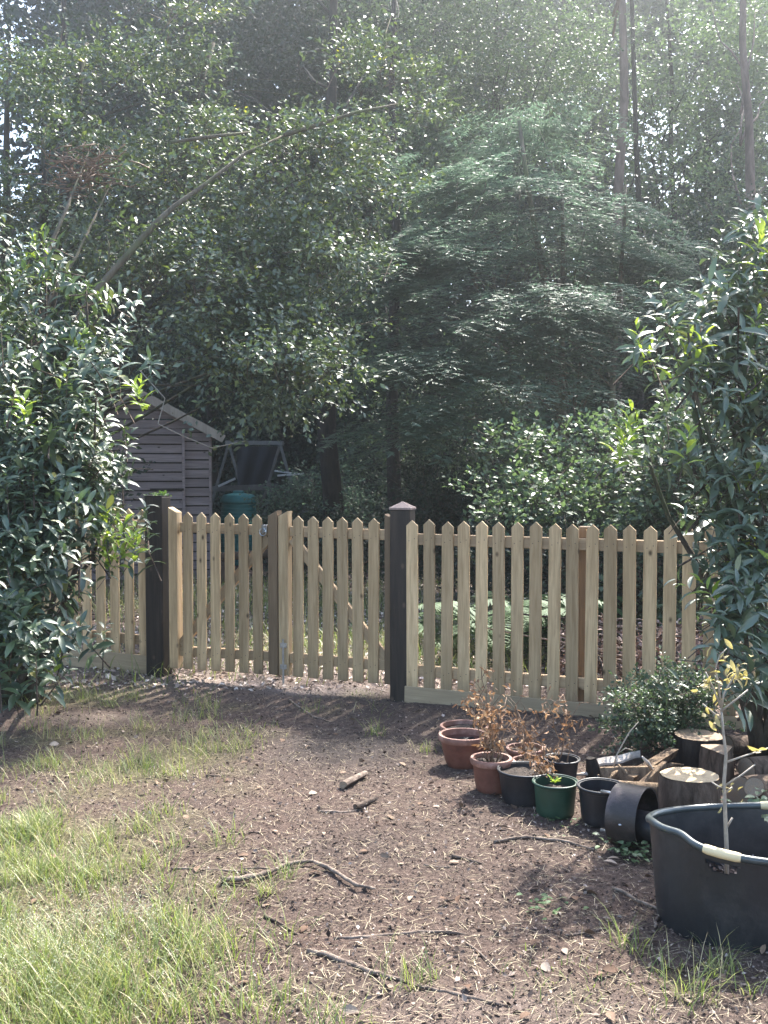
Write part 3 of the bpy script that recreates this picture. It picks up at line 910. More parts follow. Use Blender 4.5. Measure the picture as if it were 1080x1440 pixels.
# ================================================================== SHED
def shed():
    Y = 13.3
    x0 = P(92, 700, Y).x; x1 = P(297, 700, Y).x
    eave = P(297, 603, Y).z; apex = P(205, 550, Y).z; cx = (x0 + x1) / 2
    root = thing('garden_shed', (x1, Y, 0), 'weathered purplish brown timber shed with shiplap boards, beyond the left gate leaf', 'shed')
    nb = 18; bh = (eave + .02) / nb * 1.0

    def lap(mb, xa, xb, z0, z1, yy, step, clip=None):
        z = z0
        while z < z1 - 1e-3:
            zt = min(z + step - .017, z1)
            a0, b0, a1, b1 = xa, xb, xa, xb
            if clip: a0, b0 = clip(z); a1, b1 = clip(zt)
            if b0 - a0 < .05: break
            if b1 - a1 < .02: a1 = b1 = (a1 + b1) / 2
            vs = [(a0, yy - .018, z), (b0, yy - .018, z), (b1, yy - .006, zt), (a1, yy - .006, zt),
                  (a0, yy + .014, z), (b0, yy + .014, z), (b1, yy + .014, zt), (a1, yy + .014, zt)]
            mb.add(vs, [(0, 1, 2, 3), (7, 6, 5, 4), (0, 4, 5, 1), (3, 2, 6, 7), (0, 3, 7, 4), (1, 5, 6, 2)])
            z += step
    mb = MB(); lap(mb, x0, x1, 0, eave, Y, .118)
    # side walls
    L = 2.4
    for xs in (x0, x1):
        mb.box((xs, Y + L / 2 + .03, eave / 2), (.03, L, eave), None)
    mb.box((cx, Y + L + .05, eave / 2), (x1 - x0, .03, eave), None)
    mb.build('wall', M['shed'], root)
    mb = MB(); mb.box((cx, Y + .034, eave / 2), (x1 - x0 - .04, .02, eave), None); mb.build('shadow_backing', M['bark_dark'], root)  # dark backing added behind the gaps to draw the boards' shadow lines
    mb = MB(); ga = eave + .005
    sl = (apex - .05 - ga) / ((x1 - x0) / 2)
    lap(mb, x0, x1, ga, apex - .06, Y - .001, .118, lambda z: (x0 + (z - ga) / sl, x1 - (z - ga) / sl))
    mb.build('gable', M['shed'], root)
    dx0, dx1 = P(178, 700, Y).x, P(258, 700, Y).x
    mb = MB(); lap(mb, dx0 + .004, dx1 - .004, .08, eave - .03, Y - .03, .118)
    door = mb.build('door', M['shed'], root)
    mb = MB(); mb.box(((dx0 + dx1) / 2, Y - .009, eave / 2), (dx1 - dx0 - .02, .006, eave - .1)); mb.build('door_shadow_backing', M['bark_dark'], door)  # dark backing added for the shadow lines between door boards
    mb = MB()
    for xx in (dx0 - .02, dx1 + .01, x1 - .012): mb.box((xx, Y - .040 + (.016 if xx > dx1 + .1 else 0), eave / 2), (.035 if xx < dx1 + .1 else .03, .03, eave - .01), None, 0, .003)
    mb.build('frame', M['shed'], root)
    mb = MB(); zz = P(200, 688, Y).z
    for z in (zz, .4):
        mb = MB(); mb.box((dx1 - .2, Y - .058, z), (.42, .006, .03), None, 0, .001)
        mb.build('hinge', M['bark_dark'], door)
    mb = MB(); mb.box((dx0 + .05, Y - .062, zz), (.05, .012, .05), None, 0, .002)
    mb.build('latch', M['bark_dark'], door)
    # roof sheets overhanging the gable, each a slab
    ov = .13; mb = MB(); half = (x1 - x0) / 2 + .16
    for s in (-1, 1):
        e = Vector((cx + s * half, 0, apex - (half) * (apex - eave + .02) / ((x1 - x0) / 2) + .04)); a = Vector((cx, 0, apex + .04))
        for off, th in ((0, .03),):
            vs = []
            for yy in (Y - ov, Y + L + .2):
                vs += [(a.x, yy, a.z), (e.x, yy, e.z), (e.x, yy, e.z - th), (a.x, yy, a.z - th)]
            fs = [(0, 1, 2, 3), (7, 6, 5, 4), (0, 4, 5, 1), (1, 5, 6, 2), (2, 6, 7, 3)]
            if s < 0: fs = [tuple(reversed(f)) for f in fs]
            mb.add(vs, fs)
    mb.build('roof', M['felt'], root)
    mb = MB()
    for s in (-1, 1):
        e = Vector((cx + s * half, Y - ov - .012, apex - half * (apex - eave + .02) / ((x1 - x0) / 2) - .03)); a = Vector((cx + s * .002, Y - ov - .012, apex - .03))
        mb.beam(a, e, .10, .022)
    mb.build('bargeboard', M['shed_trim'], root)
    root.rotation_euler = (0, 0, R(12))


shed()

# ================================================================== COMPOST BIN
b = P(336, 792, 15.3); s = 15.3 / F
root = thing('compost_bin', (b.x, b.y, gz(b.x, b.y)), 'teal ribbed plastic compost bin with a lid, standing beyond the shed corner', 'compost bin')
zt = P(336, 707, 15.3).z; zl = P(336, 697, 15.3).z
prof = [(.33, 0)]; n = 16
for i in range(n):
    z = zt * (i + .5) / n; r = .33 - .085 * (z / zt) ** 1.5
    prof += [(r + .004, z - .018), (r + .004, z + .012), (r - .006, z + .018)]
prof += [(.245, zt)]
mb = MB(); mb.lathe(prof, (b.x, b.y, 0), 32); mb.build('body', M['bin'], root, True, auto=35)
mb = MB(); mb.lathe([(.255, zt - .005), (.27, zt + .01), (.27, zt + .04), (.23, zl + .01), (.08, zl + .04), (0.001, zl + .045)], (b.x, b.y, 0), 32)
mb.box((b.x - .0, b.y, zl + .055), (.16, .05, .04), None, 0, .01)
mb.build('lid', M['bin'], root, True, auto=35)

# ================================================================== SWING FRAME
Y = 17.0; b = P(393, 790, Y)
root = thing('swing_frame', (b.x, b.y, gz(b.x, b.y)), 'old grey wooden frame with splayed legs and a dark sheet, past the bin', 'swing frame')
ap = P(394, 625, Y); apL = P(322, 624, Y + .6)
zf = gz(b.x, b.y)
for (top, sx, dy) in ((ap, 1, 0), (apL, 1, .6)):
    for s in (-1, 1):
        mb = MB(); foot = Vector((top.x + s * .52 + (-.05 if s < 0 else 0), top.y - s * .25, zf))
        mb.beam(top, foot, .045, .045, up=(0, 1, 0)); mb.build('leg', M['grey_timber'], root)
mb = MB(); mb.beam(ap + Vector((.05, 0, .02)), apL + Vector((-.05, 0, .02)), .07, .05); mb.build('ridge_pole', M['grey_timber'], root)
mb = MB(); mb.beam(P(288, 688, Y - .3), P(372, 685, Y - .3), .09, .04); mb.beam(P(376, 686, Y - .35), P(390, 688, Y - .35), .16, .05); mb.beam(P(391, 687, Y - .3), P(434, 693, Y - .3), .10, .04)
mb.build('crossboard', M['grey_timber'], root)
pale_bar = plain('pale_bar', (.42, .42, .40), .6, .2)
for a, b2, th in ((P(386, 662, Y - .35), P(428, 668, Y - .3), .03), (P(390, 669, Y - .4), P(428, 666, Y - .36), .03), (P(307, 684, Y - .4), P(331, 673, Y - .4), .035)):
    mb = MB(); mb.beam(a, b2, th, .03); mb.build('peg', pale_bar, root)
mb = MB()
g0, g1, g2, g3 = P(332, 628, Y + .1), P(391, 628, Y + .1), P(377, 684, Y + .1), P(334, 684, Y + .1)
vs = []; nn = 12
for i in range(nn + 1):
    for j in range(nn + 1):
        u, v = i / nn, j / nn
        p = (g0.lerp(g1, u)).lerp(g3.lerp(g2, u), v); p.y += .03 * math.sin(u * 14 + v * 3); vs.append(p)
mb.add(vs + [v + Vector((0, .006, 0)) for v in vs], [(i * 13 + j, i * 13 + j + 1, i * 13 + j + 14, i * 13 + j + 13) for i in range(nn) for j in range(nn)] +
       [(169 + i * 13 + j + 13, 169 + i * 13 + j + 14, 169 + i * 13 + j + 1, 169 + i * 13 + j) for i in range(nn) for j in range(nn)])
mb.build('hanging_sheet', M['sheet'], root, True)
# long brown beam lying behind the gate
a, b2 = P(300, 784, 12.4), P(408, 778, 12.8)
mb = MB(); mb.tube([a, a.lerp(b2, .5) + Vector((0, 0, .01)), b2], .05, 10, wob=.08)
tag(mb.build('timber_beam', M['log_bark'], None, True, origin=(a + b2) / 2), 'brown timber beam propped low in the clearing behind the gate', 'beam')
for q, lab in ((a.lerp(b2, .12), 'short log stub under the left end of the brown beam'), (a.lerp(b2, .88), 'short log stub under the right end of the brown beam')):
    mb = MB(); mb.tube([Vector((q.x, q.y, -.02)), q - Vector((0, 0, .05))], .05, 8, wob=.1)
    tag(mb.build('beam_support', M['log_bark'], None, True, origin=(q.x, q.y, 0)), lab, 'log support')

# ================================================================== POTS
def pot(label, cx, yb, rim_w, rim_y, base_w, kind, group='empty plant pots in a row', fill=.72, nm='plant_pot', behind=0):
    g = G(cx, yb); Y = g.y + base_w / 2 * g.y / F * .8
    c = P(cx, rim_y, Y); s = Y / F; Rr = rim_w / 2 * s; Rb = base_w / 2 * s
    z0 = gz(c.x, Y) - .004; h = c.z - z0
    root = thing(nm, (c.x, Y, z0), label, 'plant pot', group)
    t = .004; lip = .011 if kind == 'terra' else .004
    rh = h * (.18 if kind == 'terra' else .12)
    rim0 = Rr - lip
    body = [(Rb * .3, .003), (Rb - .006, .003), (Rb, .010)]
    for i in range(1, 9):
        k = i / 8; body.append((Rb + (rim0 - Rb) * (k ** (.7 if kind == 'terra' else 1)), .01 + (h - rh - .01) * k))
    body2 = []
    if kind != 'terra': body += [(rim0 + .003, h - rh + .002), (rim0 + .004, h - .004)]
    inner = [(rim0 - t, h - .006), (rim0 - t * 1.6, h * .6), (Rb, h * fill * .6)]
    mb = MB()
    ph = random.uniform(0, 6)
    wob = lambda a, r, z: (1 + .012 * math.sin(a * 2 + ph) + .004 * math.sin(a * 5), 0)
    mb.lathe(body + ([(rim0 - t, h - .004)] + inner if kind != 'terra' else [(rim0 - t, h - rh)] + inner[1:]), (c.x, Y, z0), 40, wob=wob)
    m_ = {'terra': 'terra', 'black': 'blackpl', 'green': 'greenpl'}[kind]
    mb.build('pot_body', M[m_], root, True, auto=40)
    mb = MB()
    if kind == 'terra':
        mb.lathe([(rim0 - .001, h - rh - .003), (Rr - .002, h - rh), (Rr, h - rh + .006), (Rr + .002, h - .008), (Rr - .002, h), (rim0 - t * .8, h), (rim0 - t * 1.2, h - .01), (rim0 - t * 1.5, h - rh)], (c.x, Y, z0), 40, wob=wob)
        mb.build('rim', M['terra_rim'], root, True, auto=50)
    else:
        tor = [(rim0 + .006 + .0045 * math.cos(a), h - .003 + .0045 * math.sin(a)) for a in [i * math.pi / 4 for i in range(9)]]
        mb.lathe(tor, (c.x, Y, z0), 40, wob=wob)
        mb.build('rim', M[m_], root, True)
    mb = MB(); zs = h * fill; rs = (Rb + (rim0 - Rb) * fill) - t * 1.2
    vs = [Vector((c.x, Y, z0 + zs + .004))]; fs = []
    for q in (.35, .7, 1.0):
        for k in range(24):
            a = 2 * math.pi * k / 24
            vs.append(Vector((c.x + math.cos(a) * rs * q, Y + math.sin(a) * rs * q, z0 + zs + random.uniform(-.006, .006))))
    for k in range(24): fs.append((0, 1 + k, 1 + (k + 1) % 24))
    for r_ in range(2):
        for k in range(24): fs.append((1 + r_ * 24 + k, 1 + (r_ + 1) * 24 + k, 1 + (r_ + 1) * 24 + (k + 1) % 24, 1 + r_ * 24 + (k + 1) % 24))
    mb.add(vs, fs); mb.build('soil', M['soil'], root, True)
    return Vector((c.x, Y, z0 + zs)), rs


pA = pot('dusty terracotta pot with a pale rim, near left end of the pot row', 652, 1082, 71, 1032, 46, 'terra')
pA2 = pot('terracotta pot mostly hidden behind the leftmost one, only its rim showing', 653, 1056, 69, 1020, 50, 'terra', fill=.8)
pB = pot('small black pot tucked between the two reddish terracotta pots', 674, 1078, 40, 1041, 30, 'black')
pC = pot('orange red terracotta pot with a dead plant, in front of the small black one', 691, 1117, 60, 1065, 42, 'terra', fill=.85)
pD = pot('pinkish terracotta pot at the back with dry stalks fallen over it', 739, 1086, 56, 1051, 42, 'terra', fill=.85)
pD2 = pot('terracotta pot between the wide black pot and the rear pink one', 745, 1104, 52, 1068, 40, 'terra', fill=.85)
pE = pot('wide black pot left of the green pot, tilted rim', 737, 1134, 73, 1081, 60, 'black', fill=.85)
pF = pot('small black pot standing behind the green pot', 790, 1106, 50, 1066, 40, 'black')
pG = pot('dark green plastic pot with a banded rim', 781, 1151, 63, 1098, 54, 'green')
pH = pot('black pot right of the green pot, beside the metal hoop', 846, 1164, 67, 1104, 55, 'black', fill=.4)


def dead_plant(label, base, h, n, spread, leaves=120, seed=0, dark=False):
    rs = random.Random(seed)
    root = thing('dead_plant', base, label, 'dead plant', 'dried plants in the pots')
    mb = MB(); tips = []; segs = []
    for i in range(n):
        a = rs.uniform(0, 6.28); l = rs.uniform(.2, 1) * spread; hh = h * rs.uniform(.55, 1)
        p = Vector(base) + Vector((rs.uniform(-.03, .03), rs.uniform(-.03, .03), -.01)); pts = [p.copy()]
        for k in range(1, 7):
            t = k / 6
            pts.append(p + Vector((math.cos(a) * l * t ** 1.4 + rs.uniform(-1, 1) * .02 * h * 4, math.sin(a) * l * t ** 1.4 + rs.uniform(-1, 1) * .03, hh * t)))
        mb.tube(pts, [.0035 * (1 - .6 * k / 6) for k in range(7)], 5)
        for k in range(2, 7):
            if rs.random() < .7:
                q = pts[k]; e = q + Vector((rs.uniform(-1, 1), rs.uniform(-1, 1), rs.uniform(-.4, 1))) * rs.uniform(.04, .11)
                mb.tube([q, (q + e) / 2 + Vector((0, 0, .008)), e], [.002, .0015, .0008], 4); tips.append(e); tips.append((q + e) / 2)
            tips.append(pts[k])
    mb.build('stems', M['seed_stem'], root, True)
    if leaves:
        T = np.array([tuple(t) for t in tips]); idx = RNG.integers(0, len(T), leaves)
        pos = T[idx] + RNG.normal(size=(leaves, 3)) * .012
        d = ball(leaves); d[:, 2] -= .5
        lb = LB(); lb.add(pos, d, ball(leaves), RNG.uniform(.014, .038, leaves), RNG.uniform(.006, .014, leaves), T_LONG)
        lb.build('dead_leaves', [M['dead']], root)


dead_plant('tall bushy dried plant with orange brown leaves in the red terracotta pot', pC[0], .33, 9, .13, 330, 3)
dead_plant('tangle of thin brown stalks rising from the rear terracotta pot beside the wide black pot', pD[0], .28, 8, .16, 70, 5)
dead_plant('thin dried stems above the hidden left terracotta pot', pA2[0] + Vector((.08, 0, 0)), .34, 5, .10, 60, 8)
dead_plant('upright dead stem with hanging tan leaves in the small black pot behind the green one', pF[0], .46, 4, .10, 75, 12)
dead_plant('shrivelled orange leaves drooping over the wide black pot rim', pE[0] + Vector((.07, -.05, 0)), .09, 5, .09, 90, 15)
dead_plant('low dry stalks sprawling in the terracotta pot behind the wide black one', pD2[0], .12, 7, .14, 50, 18)
# little live weed in green pot
lb = LB(); k = 14; a = RNG.uniform(0, 6.28, k)
q = pG[0] + Vector((.0, .02, .02))
lb.add(np.tile(np.array(q), (k, 1)), np.stack([np.cos(a), np.sin(a), RNG.uniform(.5, 1.3, k)], 1), np.tile((0, 0, 1.), (k, 1)) + ball(k) * .3, RNG.uniform(.03, .055, k), .012, T_LONG)
tag(lb.build('seedling', [M['laurel_new']]), 'small light green seedling poking out of the green pot', 'seedling')

# ================================================================== METAL HOOP with pipe
c = P(893, 1150, 3.88); zg = gz(c.x, c.y)
ax = Vector((.80, -.60, 0.02)).normalized()
Rr = .118; c = Vector((c.x - .01, c.y, zg + Rr - .004))
Rm = ax.to_track_quat('Z', 'Y').to_matrix()
root = thing('metal_hoop', (c.x, c.y, zg), 'rusty dark metal hoop on its side with a pipe through it, beside the tub', 'metal drum')
mb = MB(); mb.lathe([(Rr - .006, -.055), (Rr, -.06), (Rr, .06), (Rr - .006, .058), (Rr - .007, -.05), (Rr - .006, -.055)], c, 48, rot=Rm)
mb.build('band', M['hoop'], root, True, auto=40)
mb = MB(); mb.lathe([(.002, -.045), (Rr - .008, -.045)], c, 32, rot=Rm); mb.build('back_plate', M['hoop'], root, True)
mb = MB(); mb.lathe([(.054, -.04), (.058, -.04), (.058, .22), (.050, .22), (.050, 0)], c - Vector((0, 0, .03)), 32, rot=Rm); mb.build('pipe', M['blackpl'], root, True, auto=40)
up = Rm @ Vector((0, 1, 0))
for zz in (.075, -.078):
    mb = MB(); p0 = c + Vector((0, 0, zz)) - ax * .03; mb.tube([p0, p0 - ax * .10], .0065, 8); mb.build('rod', M['steel'], root, True)
for q in ((-.02, -.05), (-.01, .06)):
    mb = MB(); p0 = c + Vector((0, 0, q[1] * .3)) - Vector((ax.y, -ax.x, 0)) * -Rr + ax * q[0]
    mb.lathe([(.001, .004), (.006, .003), (.007, 0)], c + Vector((0.002, 0, 0)) + (Vector((ax.y, -ax.x, 0)).normalized() * 1.0) * 0 + Vector((-.48 * 0, 0, 0)) + Vector((ax.y, -ax.x, 0)).normalized() * (Rr), 10)
    break
mb.build('rivet', M['steel'], root, True)

# ================================================================== BLACK TUB
def tub():
    c = Vector((P(1062, 1178, 3.22).x, 3.22, 0)); z0 = gz(c.x, c.y) - .01
    rx, ry, h = .335, .255, .315
    root = thing('rubber_tub', (c.x, c.y, z0), 'big black flexible garden tub with pale yellow handle grips', 'tub')
    n = 192

    def rim(a):     # dent where the side is pulled in between handle and left edge; a = angle
        x = 1 + .02 * math.sin(3 * a + 1)
        z = .015 * math.cos(2 * a - .6)
        dd = (a - R(208) + math.pi) % (2 * math.pi) - math.pi
        x -= .075 * math.exp(-(dd / .22) ** 2); z += .008 * math.exp(-(dd / .22) ** 2)
        dd2 = (a - R(183) + math.pi) % (2 * math.pi) - math.pi
        z += .012 * math.exp(-(dd2 / .25) ** 2)
        return x, z

    def ring(r, z, k):
        out = []
        for i in range(n):
            a = 2 * math.pi * i / n; q, dz = rim(a)
            f = max(0, min(1, z / h)) ** 1.6 * k
            out.append(Vector((c.x + math.cos(a) * r * rx * (1 + (q - 1) * f), c.y + math.sin(a) * r * ry * (1 + (q - 1) * f), z0 + z + dz * f)))
        return out
    outer = [(.87, 0.0), (.895, .006)] + [(.90 + .09 * (i / 44), .012 + (h - .03) * (i / 44)) for i in range(45)]
    inner = [(r - .022, z) for r, z in outer[::-1]][:-2] + [(.86, .014)]
    rings = [ring(r, z, 1) for r, z in outer] + [ring(r, z, 1) for r, z in inner]
    hole = []   # handle holes: left-front and back-right
    hs = [(R(238), .22), (R(62), .22)]
    fs = []; vs = [v for r in rings for v in r]; no, ni = len(outer), len(inner)
    for i in range(len(rings) - 1):
        for j in range(n):
            a = 2 * math.pi * (j + .5) / n
            skip = False
            zm = (outer + inner)[i][1] * .5 + (outer + inner)[i + 1][1] * .5
            if i != no - 1:
                for ha, hw in hs:
                    da = ((a - ha + math.pi) % (2 * math.pi) - math.pi) / (hw * .68); dz = (zm - (h - .045)) / .026
                    if abs(da) < 1 and (-math.sqrt(1 - da * da) < dz < .35): skip = True
            if skip: continue
            j2 = (j + 1) % n
            fs.append((i * n + j, i * n + j2, (i + 1) * n + j2, (i + 1) * n + j))
    vs.append(c + Vector((0, 0, z0 + .014))); b0 = len(vs) - 1; last = (len(rings) - 1) * n
    for j in range(n): fs.append((last + j, last + (j + 1) % n, b0))
    mb = MB(); mb.add(vs, fs)
    body = mb.build('body', M['trug'], root, True, auto=60)
    # rolled rim
    def rimpt(a, out=0, up=0):
        q, dz = rim(a); return Vector((c.x + math.cos(a) * rx * (.995 + out) * q, c.y + math.sin(a) * ry * (.995 + out) * q, z0 + h - .008 + dz + up))
    mb = MB()
    mb.tube([rimpt(2 * math.pi * i / n) for i in range(n + 1)], .0115, 10, cap=False); mb.build('rim', M['trug_rim'], root, True)
    for ha, hw in ((R(238), .27), (R(62), .27)):
        mb = MB()
        mb.tube([rimpt(ha + hw * (t / 8 - .5) * 1.25) for t in range(9)], [.013] + [.0145] * 7 + [.013], 12); o = mb.build('handle', M['handle'], root, True, auto=50)
    # leaf litter and soil lying inside
    mb = MB(); zs = .10; vs = [Vector((c.x, c.y, z0 + zs))]; fs = []
    for q in (.3, .6, .88):
        for k in range(36):
            a = 2 * math.pi * k / 36; vs.append(Vector((c.x + math.cos(a) * rx * q, c.y + math.sin(a) * ry * q, z0 + zs + random.uniform(-.012, .012))))
    for k in range(36): fs.append((0, 1 + k, 1 + (k + 1) % 36))
    for r_ in range(2):
        for k in range(36): fs.append((1 + r_ * 36 + k, 1 + (r_ + 1) * 36 + k, 1 + (r_ + 1) * 36 + (k + 1) % 36, 1 + r_ * 36 + (k + 1) % 36))
    mb.add(vs, fs); mb.build('soil', M['soil'], root, True)
    lb = LB(); k = 900; a = RNG.uniform(0, 6.28, k); r = np.sqrt(RNG.random(k)) * .86
    lb.add(np.stack([c.x + np.cos(a) * r * rx, c.y + np.sin(a) * r * ry, z0 + zs + .008 + RNG.random(k) * .012], 1), ball(k) * (1, 1, .4), ball(k) * .5 + (0, 0, 1), RNG.uniform(.015, .04, k), .014, T_SMALL)
    o = lb.build('leaf_litter', [M['litter']], root); o['kind'] = 'stuff'
    return c, z0, h


tc_, tz0, th_ = tub()

# ================================================================== LOGS
def log_piece(label, a, b, r0, r1, bark='log_bark', end='end', flat=None, n=40, wob=.04, cat='log', nm='log', group='logs stacked beside the fence'):
    a, b = Vector(a), Vector(b); mid = (a + b) / 2
    root = thing(nm, (mid.x, mid.y, min(a.z, b.z)), label, cat, group)
    d = (b - a).normalized(); x = d.orthogonal().normalized() if abs(d.z) < .9 else Vector((1, 0, 0)); x = (x - d * x.dot(d)).normalized(); y = d.cross(x)
    ph = [random.uniform(0, 6) for _ in range(6)]
    def rr(k):
        an = 2 * math.pi * k / n
        v = 1 + wob * (math.sin(an * 2 + ph[0]) + .6 * math.sin(an * 3 + ph[1]) + .35 * math.sin(an * 7 + ph[2]) + .3 * math.sin(an * 13 + ph[3]))
        if flat:
            for (fa, fd) in flat:     # split faces: cut the circle by a chord
                cs = math.cos(an - fa)
                if cs > .02: v = min(v, fd / cs)
        return v
    mb = MB(); rings = 8; vs = []; fs = []
    for i in range(rings + 1):
        t = i / rings; r = r0 + (r1 - r0) * t; p = a.lerp(b, t)
        for k in range(n):
            an = 2 * math.pi * k / n; q = rr(k) * r * (1 + random.uniform(-.012, .012))
            vs.append(p + (x * math.cos(an) + y * math.sin(an)) * q)
    for i in range(rings):
        for k in range(n): k2 = (k + 1) % n; fs.append((i * n + k, i * n + k2, (i + 1) * n + k2, (i + 1) * n + k))
    mb.add(vs, fs); mb.build('bark', M[bark], root, True, auto=50)
    for e, (p, r, s) in enumerate(((a, r0, -1), (b, r1, 1))):
        me = bpy.data.meshes.new('cut_face'); V = [p - wloc(root) + d * s * .001]; uv = [(0, 0)]
        for q in (.5, .97):
            for k in range(n):
                an = 2 * math.pi * k / n; w = rr(k) * r * q
                V.append(p + (x * math.cos(an) + y * math.sin(an)) * w - wloc(root) + d * s * .002); uv.append((math.cos(an) * q * rr(k), math.sin(an) * q * rr(k)))
        Fs = [(0, 1 + k, 1 + (k + 1) % n) for k in range(n)] + [(1 + k, 1 + n + k, 1 + n + (k + 1) % n, 1 + (k + 1) % n) for k in range(n)]
        if s < 0: Fs = [tuple(reversed(f)) for f in Fs]
        me.from_pydata([tuple(v) for v in V], [], Fs)
        ul = me.uv_layers.new(name='UVMap')
        for li, l in enumerate(me.loops): ul.data[li].uv = uv[l.vertex_index]
        me.materials.append(M[end]); me.update()
        o = bpy.data.objects.new('cut_face', me); COL.objects.link(o); o.parent = root
    return root


def upright(label, cx, ytop, w, Y, bark='log_bark', end='end', tilt=(0, 0), base=1.0, **kw):
    t = P(cx, ytop, Y); g = gz(t.x, Y); r = w / 2 * Y / F
    return log_piece(label, (t.x + tilt[0], Y + tilt[1], g - .01), t, r * base, r, bark, end, **kw)


upright('upright log with a freshly sawn pale yellow top, behind the black tub', 970, 1090, 80, 4.28, base=1.06)
upright('dark upright stump behind the sawn log, with a dark rough top', 982, 1034, 68, 4.95, 'bark_dark', 'end_grey')
q0 = P(976, 1082, 4.62); q1 = P(1046, 1082, 4.62)
log_piece('split wedge of log on end, tan faces meeting at a sharp edge', (P(1012, 1110, 4.66).x, 4.66, .0), P(1012, 1056, 4.66), .13, .115, 'log_bark', 'end_grey', flat=[(R(200), .25), (R(330), .35)])
log_piece('thick fallen log with a round branch scar, at the frame edge by the tub', P(1045, 1125, 4.3), P(1200, 1118, 4.55), .10, .11, 'log_bark', 'end_grey')
mb = MB()
sc = P(1057, 1104, 4.19); sc0 = P(1068, 1110, 4.3)
log_piece('short sawn branch stub with a pale round cut, on the fallen log', sc0 + Vector((0, .02, 0)), sc + Vector((0, -.03, 0)), .043, .040, 'log_bark', 'end_grey')
log_piece('log lying higher at the back of the heap near the frame edge', P(1050, 1083, 4.62), P(1190, 1072, 4.8), .06, .06, 'log_bark', 'end_grey')
log_piece('small pale chunk of log behind the stump, topped with a fungus', P(1020, 1050, 5.05), P(1075, 1052, 5.2), .055, .06, 'log_bark', 'end_grey')
log_piece('short dark split chunk standing beside the black pot', (P(838, 1095, 4.75).x, 4.75, -.01), P(832, 1066, 4.75), .05, .025, 'bark_dark', 'bark_dark', flat=[(0.5, .4)], nm='wood_chunk')
log_piece('long rotten split log leaning up to the dark stump', P(885, 1096, 4.62), P(948, 1056, 4.85), .035, .03, 'rot_wood', 'end_grey', flat=[(1, .5), (3, .6)], nm='split_log')
log_piece('crumbling dark split log lying under the bleached bark', P(845, 1092, 4.68), P(925, 1092, 4.62), .045, .05, 'rot_wood', 'end_grey', flat=[(2, .5), (4, .7)], nm='split_log')
log_piece('grey brown round stick lying in front, pointing at the sawn log', P(862, 1106, 4.42), P(925, 1112, 4.36), .026, .032, 'rot_wood', 'end_grey', nm='split_log')
log_piece('short broken split log wedged against the sawn log', P(905, 1112, 4.5), P(938, 1078, 4.6), .04, .03, 'rot_wood', 'end_grey', flat=[(2.5, .4)], nm='split_log')
# bleached bark slab
mb = MB(); a, b = P(832, 1072, 4.85), P(900, 1058, 4.95); d = (b - a); vs = []
for i in range(9):
    t = i / 8; w = .03 * math.sin(math.pi * (t * .85 + .1)) + random.uniform(-.006, .006)
    p = a + d * t + Vector((0, 0, random.uniform(-.004, .004)))
    vs += [p + Vector((0, -w, -.012)), p + Vector((0, 0, .010)), p + Vector((0, w, -.004)), p + Vector((0, w, -.014)), p + Vector((0, 0, -.002)), p + Vector((0, -w, -.022))]
fs = []
for i in range(8):
    for k in range(6): fs.append((i * 6 + k, i * 6 + (k + 1) % 6, i * 6 + 6 + (k + 1) % 6, i * 6 + 6 + k))
fs += [(5, 4, 3, 2, 1, 0), tuple(range(48, 54))]
mb.add(vs, fs); tag(mb.build('bark_slab', M['bark_white'], None, origin=a), 'bleached whitish slab of bark lying on the split logs', 'bark')
# splinters in the heap
for i in range(16):
    a = P(random.uniform(840, 940), random.uniform(1078, 1112), random.uniform(4.45, 4.8)); a.z = max(a.z, .01)
    b = a + Vector((random.uniform(-.14, .14), random.uniform(-.08, .08), random.uniform(-.03, .08))); b.z = max(b.z, .012)
    mb = MB(); mb.tube([a, (a + b) / 2 + Vector((0, 0, .006)), b], [.006, .010, .004], 5, wob=.3)
    tag(mb.build('wood_splinter', M['rot_wood' if i % 3 else 'bark_white'], None, True, origin=a), 'thin broken splinter of wood in the heap between the black pot and the sawn log', 'splinter', 'splinters in the log heap')

# ================================================================== STICKS AND ROOTS
def stick(name, label, pts, rpx, m='stick', lift=.0, cat=None, taper=.45, fork=None):
    w = []
    for i, (x, y) in enumerate(pts): g = G(x, y); w.append(g)
    rad = [rpx * .68 / 2 * w[0].y / F * (1 - taper * i / (len(w) - 1)) for i in range(len(w))]
    # refine with wiggle
    pp, rr = [], []
    for i in range(len(w) - 1):
        for k in range(5):
            t = k / 5; p = w[i].lerp(w[i + 1], t)
            r = rad[i] + (rad[i + 1] - rad[i]) * t
            pp.append(p + Vector((random.uniform(-1, 1), random.uniform(-1, 1), 0)) * r * .7); rr.append(r * random.uniform(.8, 1.2))
    pp.append(w[-1]); rr.append(rad[-1] * .6)
    for p, r in zip(pp, rr): p.z = gz(p.x, p.y) + r * (.15 + .5 * noise.noise(Vector((p.x * 6, p.y * 6, 2)))) + .003 + lift
    root = None
    mb = MB(); mb.tube(pp, rr, 9, wob=.14)
    if fork:
        for (ii, dx, dy) in fork:
            q = pp[ii]; e = G(*dx) if False else q + Vector((dx, dy, .01)); e.z = gz(e.x, e.y) + .006
            mb.tube([q, (q + e) / 2 + Vector((0, 0, .006)), e], [rr[ii] * .7, rr[ii] * .5, rr[ii] * .25], 6)
    o = mb.build(name, M[m], None, True, origin=pp[0])
    tag(o, label, cat or ('root' if 'root' in name else 'stick'), 'sticks and roots on the bare ground')


